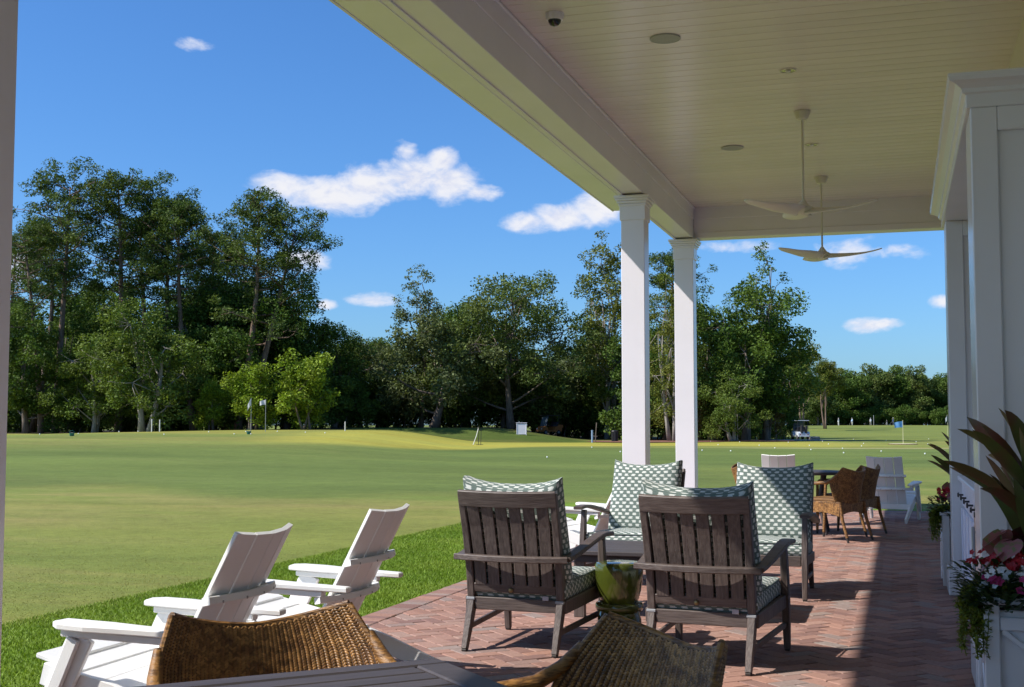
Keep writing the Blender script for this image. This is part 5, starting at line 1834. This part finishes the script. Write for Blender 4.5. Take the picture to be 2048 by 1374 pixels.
bm_ = MB().lathe([(.001, 0), (.0125, .003), (.019, .012), (.0214, .0214), (.019, .031), (.0125, .040), (.001, .0428)], 12).mesh('golf_ball', M['ball'], 'all')
PXB = [(1403, 902), (1372, 905), (1478, 885), (1502, 883), (1617, 891), (1643, 884), (1655, 889), (1683, 896), (1721, 892), (1725, 888), (1645, 881), (1600, 882), (1705, 879), (1770, 881), (1853, 889), (1864, 893), (1886, 901), (1847, 908), (1685, 906), (1517, 891),
       (1460, 903), (1435, 890), (1548, 896), (1575, 886), (1760, 902), (1830, 884), (1183, 897), (1094, 914), (1240, 905), (1420, 884),
       (503, 882), (556, 881), (612, 880), (651, 887), (82, 869), (143, 869), (159, 868), (278, 866), (330, 866), (419, 863), (470, 863), (493, 862), (240, 872), (1855, 864), (1620, 899)]
for (px, py) in PXB:
    a = 1.30 * 2500 / max(6.0, py - 852)
    if px < 700: a = 70 + (px * 7 % 11)
    a = min(a, 120)
    r_ = at(px, a)
    b = obj('golf_ball', bm_, None, spot(r_, a, tz(r_, a) + .004))
    b.scale = (1.7,) * 3 if a > 50 else (1.3,) * 3
    tag(b, 'white golf ball lying on the practice lawn', 'golf ball', 'golf balls on the lawn')

# club stand
r_, a_ = at(957, 86), 86
t = thing('bag_stand', 'thin metal golf bag stand with a leaning pole on the lawn', 'stand', spot(r_, a_, tz(r_, a_)), YAW)
for x in (.0, .16):
    MB().tube([(x, 0, 0), (x + .02, 0, .6), (x + .03, 0, 1.12)], .02, 6).build('upright', M['darkmetal'], t, True)
MB().tube([(-.36, -.1, .0), (-.14, -.03, .6), (.0, 0, 1.14)], .028, 8).build('leaning_pole', M['pole'], t, True)
MB().box((.08, 0, .02), (.50, .06, .03)).build('foot_bar', M['darkmetal'], t)
MB().box((.09, 0, 1.02), (.24, .04, .03)).build('top_bar', M['darkmetal'], t)
MB().lathe([(.001, 0), (.04, .02), (.05, .06), (.03, .10), (.001, .11)], 10, (.0, 0, 1.12)).build('grip_knob', M['darkmetal'], t, True)

# white framed board
r_, a_ = at(1043, 108.0), 108.0
t = thing('notice_board', 'blank white framed board standing on the bank', 'board', spot(r_, a_, tz(r_, a_) - .05), YAW)
MB().box((0, 0, .56), (.78, .05, .86)).build('panel', M['paint'], t)
for s in (-1, 1):
    MB().box((s * .405, 0, .52), (.06, .09, 1.04)).build('post', M['paint'], t)
MB().box((0, 0, 1.065), (.95, .12, .05)).build('top_rail', M['paint'], t)
MB().box((0, .0, .10), (.74, .07, .05)).build('bottom_rail', M['paint'], t)

# litter bin
r_, a_ = at(1229, 106), 106
t = thing('litter_bin', 'dark slatted litter bin left of the nearer column', 'bin', spot(r_, a_, tz(r_, a_)), YAW)
for k in range(14):
    q = 2 * math.pi * k / 14
    MB().bar((.27 * math.cos(q), .27 * math.sin(q), .05), (.29 * math.cos(q), .29 * math.sin(q), .88), .07, .02, (-math.sin(q), math.cos(q), 0)).build('slat', M['darkmetal'], t)
MB().lathe([(.31, .86), (.33, .90), (.31, .95), (.20, .98), (.18, .95)], 20).build('lid', M['darkmetal'], t, True)
MB().lathe([(.24, .04), (.25, .80), (.22, .80), (.001, .10)], 16).build('liner', M['darkmetal'], t)


# ------------------------------------------------------------------ golf carts
def wheel(par, x, y, rad=.22):
    w = MB().lathe([(.10, -.09), (rad - .03, -.09), (rad, -.06), (rad, .06), (rad - .03, .09), (.10, .09)], 24).build('wheel', M['tyre'], par, True, (x, y, rad))
    w.rotation_euler = (0, math.pi / 2, 0)
    MB().lathe([(.001, -.085), (.10, -.095), (.115, 0), (.10, .095), (.001, .085)], 16).build('rim', M['grey'], w, True)


M['tyre'] = pmat('rubber', (.02, .02, .02), .85)
M['glass'] = pmat('windscreen', (.10, .13, .15), .08, coat=.5)
M['cart_white'] = pmat('cart_pale_blue_white', (.62, .68, .76), .3)
M['cart_orange'] = pmat('cart_orange', (.30, .11, .03), .4)
M['seatblack'] = pmat('dark_seat', (.03, .03, .035), .6)


def cart(label, px, a, rz, body, roof, cargo):
    r_ = at(px, a)
    t = thing('golf_cart', label, 'golf cart', spot(r_, a, tz(r_, a) + .02), rz, 'golf carts')
    b = MB()
    prof = [(-1.15, .30), (-1.15, .62), (-1.02, .76), (-.35, .78), (-.30, .42), (.45, .40), (.62, .72), (.80, .80), (1.10, .62), (1.18, .42), (1.16, .28)]
    b.loft([[(s * .56, y, z) for y, z in prof] for s in (-1, -.9, .9, 1)])
    bo = b.build('body', body, t)
    for s in (-1, 1):
        wheel(t, s * .50, .80); wheel(t, s * .50, -.75)
        MB().tube([(s * .36, -1.17, .5), (s * .36, -1.185, .5)], .05, 10).build('tail_light', M['red_fl'], bo)
        MB().tube([(s * .36, 1.15, .56), (s * .36, 1.19, .55)], .06, 10).build('headlight', M['ball'], bo)
        MB().tube([(s * .50, -.85, .74), (s * .50, -.78, 1.80)], .02, 8).build('roof_post', M['darkmetal'], t)
        MB().tube([(s * .50, .72, .78), (s * .48, .40, 1.80)], .02, 8).build('roof_post', M['darkmetal'], t)
    MB().box((0, -.18, 1.83), (1.14, 1.62, .06), ch=.025).build('roof', roof, t)
    MB().box((0, -.42, .84), (.98, .50, .12), ch=.03).build('seat', M['seatblack'], t)
    MB().bar((0, -.62, .86), (0, -.72, 1.22), .98, .09, (1, 0, 0)).build('seat_back', M['seatblack'], t)
    MB().bar((0, .71, .82), (0, .42, 1.74), .94, .012, (1, 0, 0)).build('windscreen', M['glass'], t)
    MB().tube([(-.25, .55, .78), (-.25, .30, 1.02)], .018, 8).build('steering_column', M['darkmetal'], t)
    st = MB().lathe([(.15, -.012), (.17, 0), (.15, .012), (.14, 0)], 18).build('steering_wheel', M['darkmetal'], t, True, (-.25, .29, 1.03))
    st.rotation_euler = (math.radians(-42), 0, 0)
    if cargo:
        MB().box((0, -1.02, .80), (1.08, .60, .30), ch=.02).build('cargo_box', body, t)
    else:
        for s in (-1, 1):
            MB().tube([(s * .22, -1.05, .62), (s * .22, -1.12, 1.35)], [.13, .12], 12).build('golf_bag', M['seatblack'], t)
    return t


cart('pale golf cart parked on the sandy path right of the holly', 1599, 121, YAW + .1, M['cart_white'], M['cart_white'], False)
cart('orange utility cart in tree shade beside the white board', 1098, 121, YAW + math.radians(125), M['cart_orange'], M['darkmetal'], True)
r_, a_ = at(1628, 119), 119
t = thing('fallen_log', 'pale cut log lying on the grass beside the golf cart', 'log', spot(r_, a_, tz(r_, a_) + .17), YAW)
MB().tube([(-.5, 0, 0), (-.1, .02, .01), (.45, 0, 0)], [.17, .175, .16], 12).build('log', M['palebark'], t, True)


# ------------------------------------------------------------------ golfers far out on the range
def person(label, px, a, H, top, legs, rz, arms, cap):
    r_ = at(px, a)
    t = thing('person', label, 'person', spot(r_, a, tz(r_, a)), rz, 'golfers on the far range')
    t.scale = (H / 1.75,) * 3
    V = [(0, 0, .95), (0, .0, 1.15), (0, 0, 1.38), (0, .01, 1.50), (0, .02, 1.60), (0, .02, 1.70)]
    R_ = [.15, .14, .17, .06, .095, .085]
    E = [(0, 1), (1, 2), (2, 3), (3, 4), (4, 5)]
    def chain(start, pts, rr):
        k = start
        for p, q in zip(pts, rr):
            V.append(p); R_.append(q); E.append((k, len(V) - 1)); k = len(V) - 1
    for s in (-1, 1):
        chain(0, [(s * .10, 0, .86), (s * .13, .03, .48), (s * .14, -.02, .09), (s * .15, .10, .04)], [.11, .07, .05, .04])
        chain(2, [(s * .19, 0, 1.40)] + [(x * (s if abs(x) > .06 else 1), y, z) for x, y, z in arms], [.07, .05, .04, .035])
    me = bpy.data.meshes.new('body')
    me.from_pydata(V, E, [])
    o = obj('body', me, t)
    sk = o.modifiers.new('skin', 'SKIN')
    for i, r0 in enumerate(R_):
        d = me.skin_vertices[0].data[i]
        d.radius = (r0, r0 * .85); d.use_root = (i == 0)
    sb = o.modifiers.new('sub', 'SUBSURF'); sb.levels = sb.render_levels = 1
    m = bpy.data.materials.new('clothes'); m.use_nodes = True
    nt = NT(m.node_tree); b = m.node_tree.nodes['Principled BSDF']
    tc = nt.n('ShaderNodeTexCoord'); sx = nt.n('ShaderNodeSeparateXYZ'); nt.link(tc.outputs['Object'], sx.inputs[0])
    cr = nt.n('ShaderNodeValToRGB'); cr.color_ramp.interpolation = 'CONSTANT'
    e = cr.color_ramp.elements
    e[0].position = 0; e[0].color = (.6, .6, .6, 1)
    e[1].position = .05; e[1].color = (*legs, 1)
    for p, c in ((.54, top), (.845, (.42, .25, .17))):
        k = e.new(p); k.color = (*c, 1)
    nt.link(nt.m('DIVIDE', sx.outputs[2], 1.8), cr.inputs[0]); nt.link(cr.outputs[0], b.inputs['Base Color'])
    b.inputs['Roughness'].default_value = .8
    me.materials.append(m)
    MB().lathe([(.105, 1.69), (.11, 1.72), (.09, 1.79), (.04, 1.82), (.001, 1.825)], 14, (0, .02, 0)).build('cap', pmat('cap_cloth', cap, .8), t, True)
    MB().tube([(.0, .34, .92), (.25, .5, .5), (.42, .58, .05)], .018, 6).build('golf_club', M['grey'], t)
    return t


ARM1 = [(.20, .10, 1.15), (.05, .30, .98), (.03, .36, .92)]
ARM2 = [(.24, .05, 1.12), (.22, .16, .90), (.20, .20, .82)]
person('golfer dressed in white, first of the row on the far range', 1676, 322, 1.85, (.75, .75, .74), (.70, .69, .66), 1.0, ARM1, (.7, .7, .7))
person('golfer in pale blue top standing on the far range', 1703, 322, 1.85, (.40, .52, .68), (.62, .58, .50), 2.4, ARM1, (.7, .7, .72))
person('golfer in white top and tan trousers near the dark post', 1740, 322, 1.85, (.74, .73, .75), (.48, .44, .38), .4, ARM2, (.6, .6, .62))
person('golfer in navy top left of the blue flag', 1785, 322, 1.9, (.04, .06, .16), (.10, .12, .18), 2.0, ARM2, (.7, .72, .75))
person('crouching dark-dressed golfer, shortest of the row', 1772, 322, 1.3, (.05, .05, .06), (.55, .55, .56), 3.0, ARM1, (.4, .4, .42))
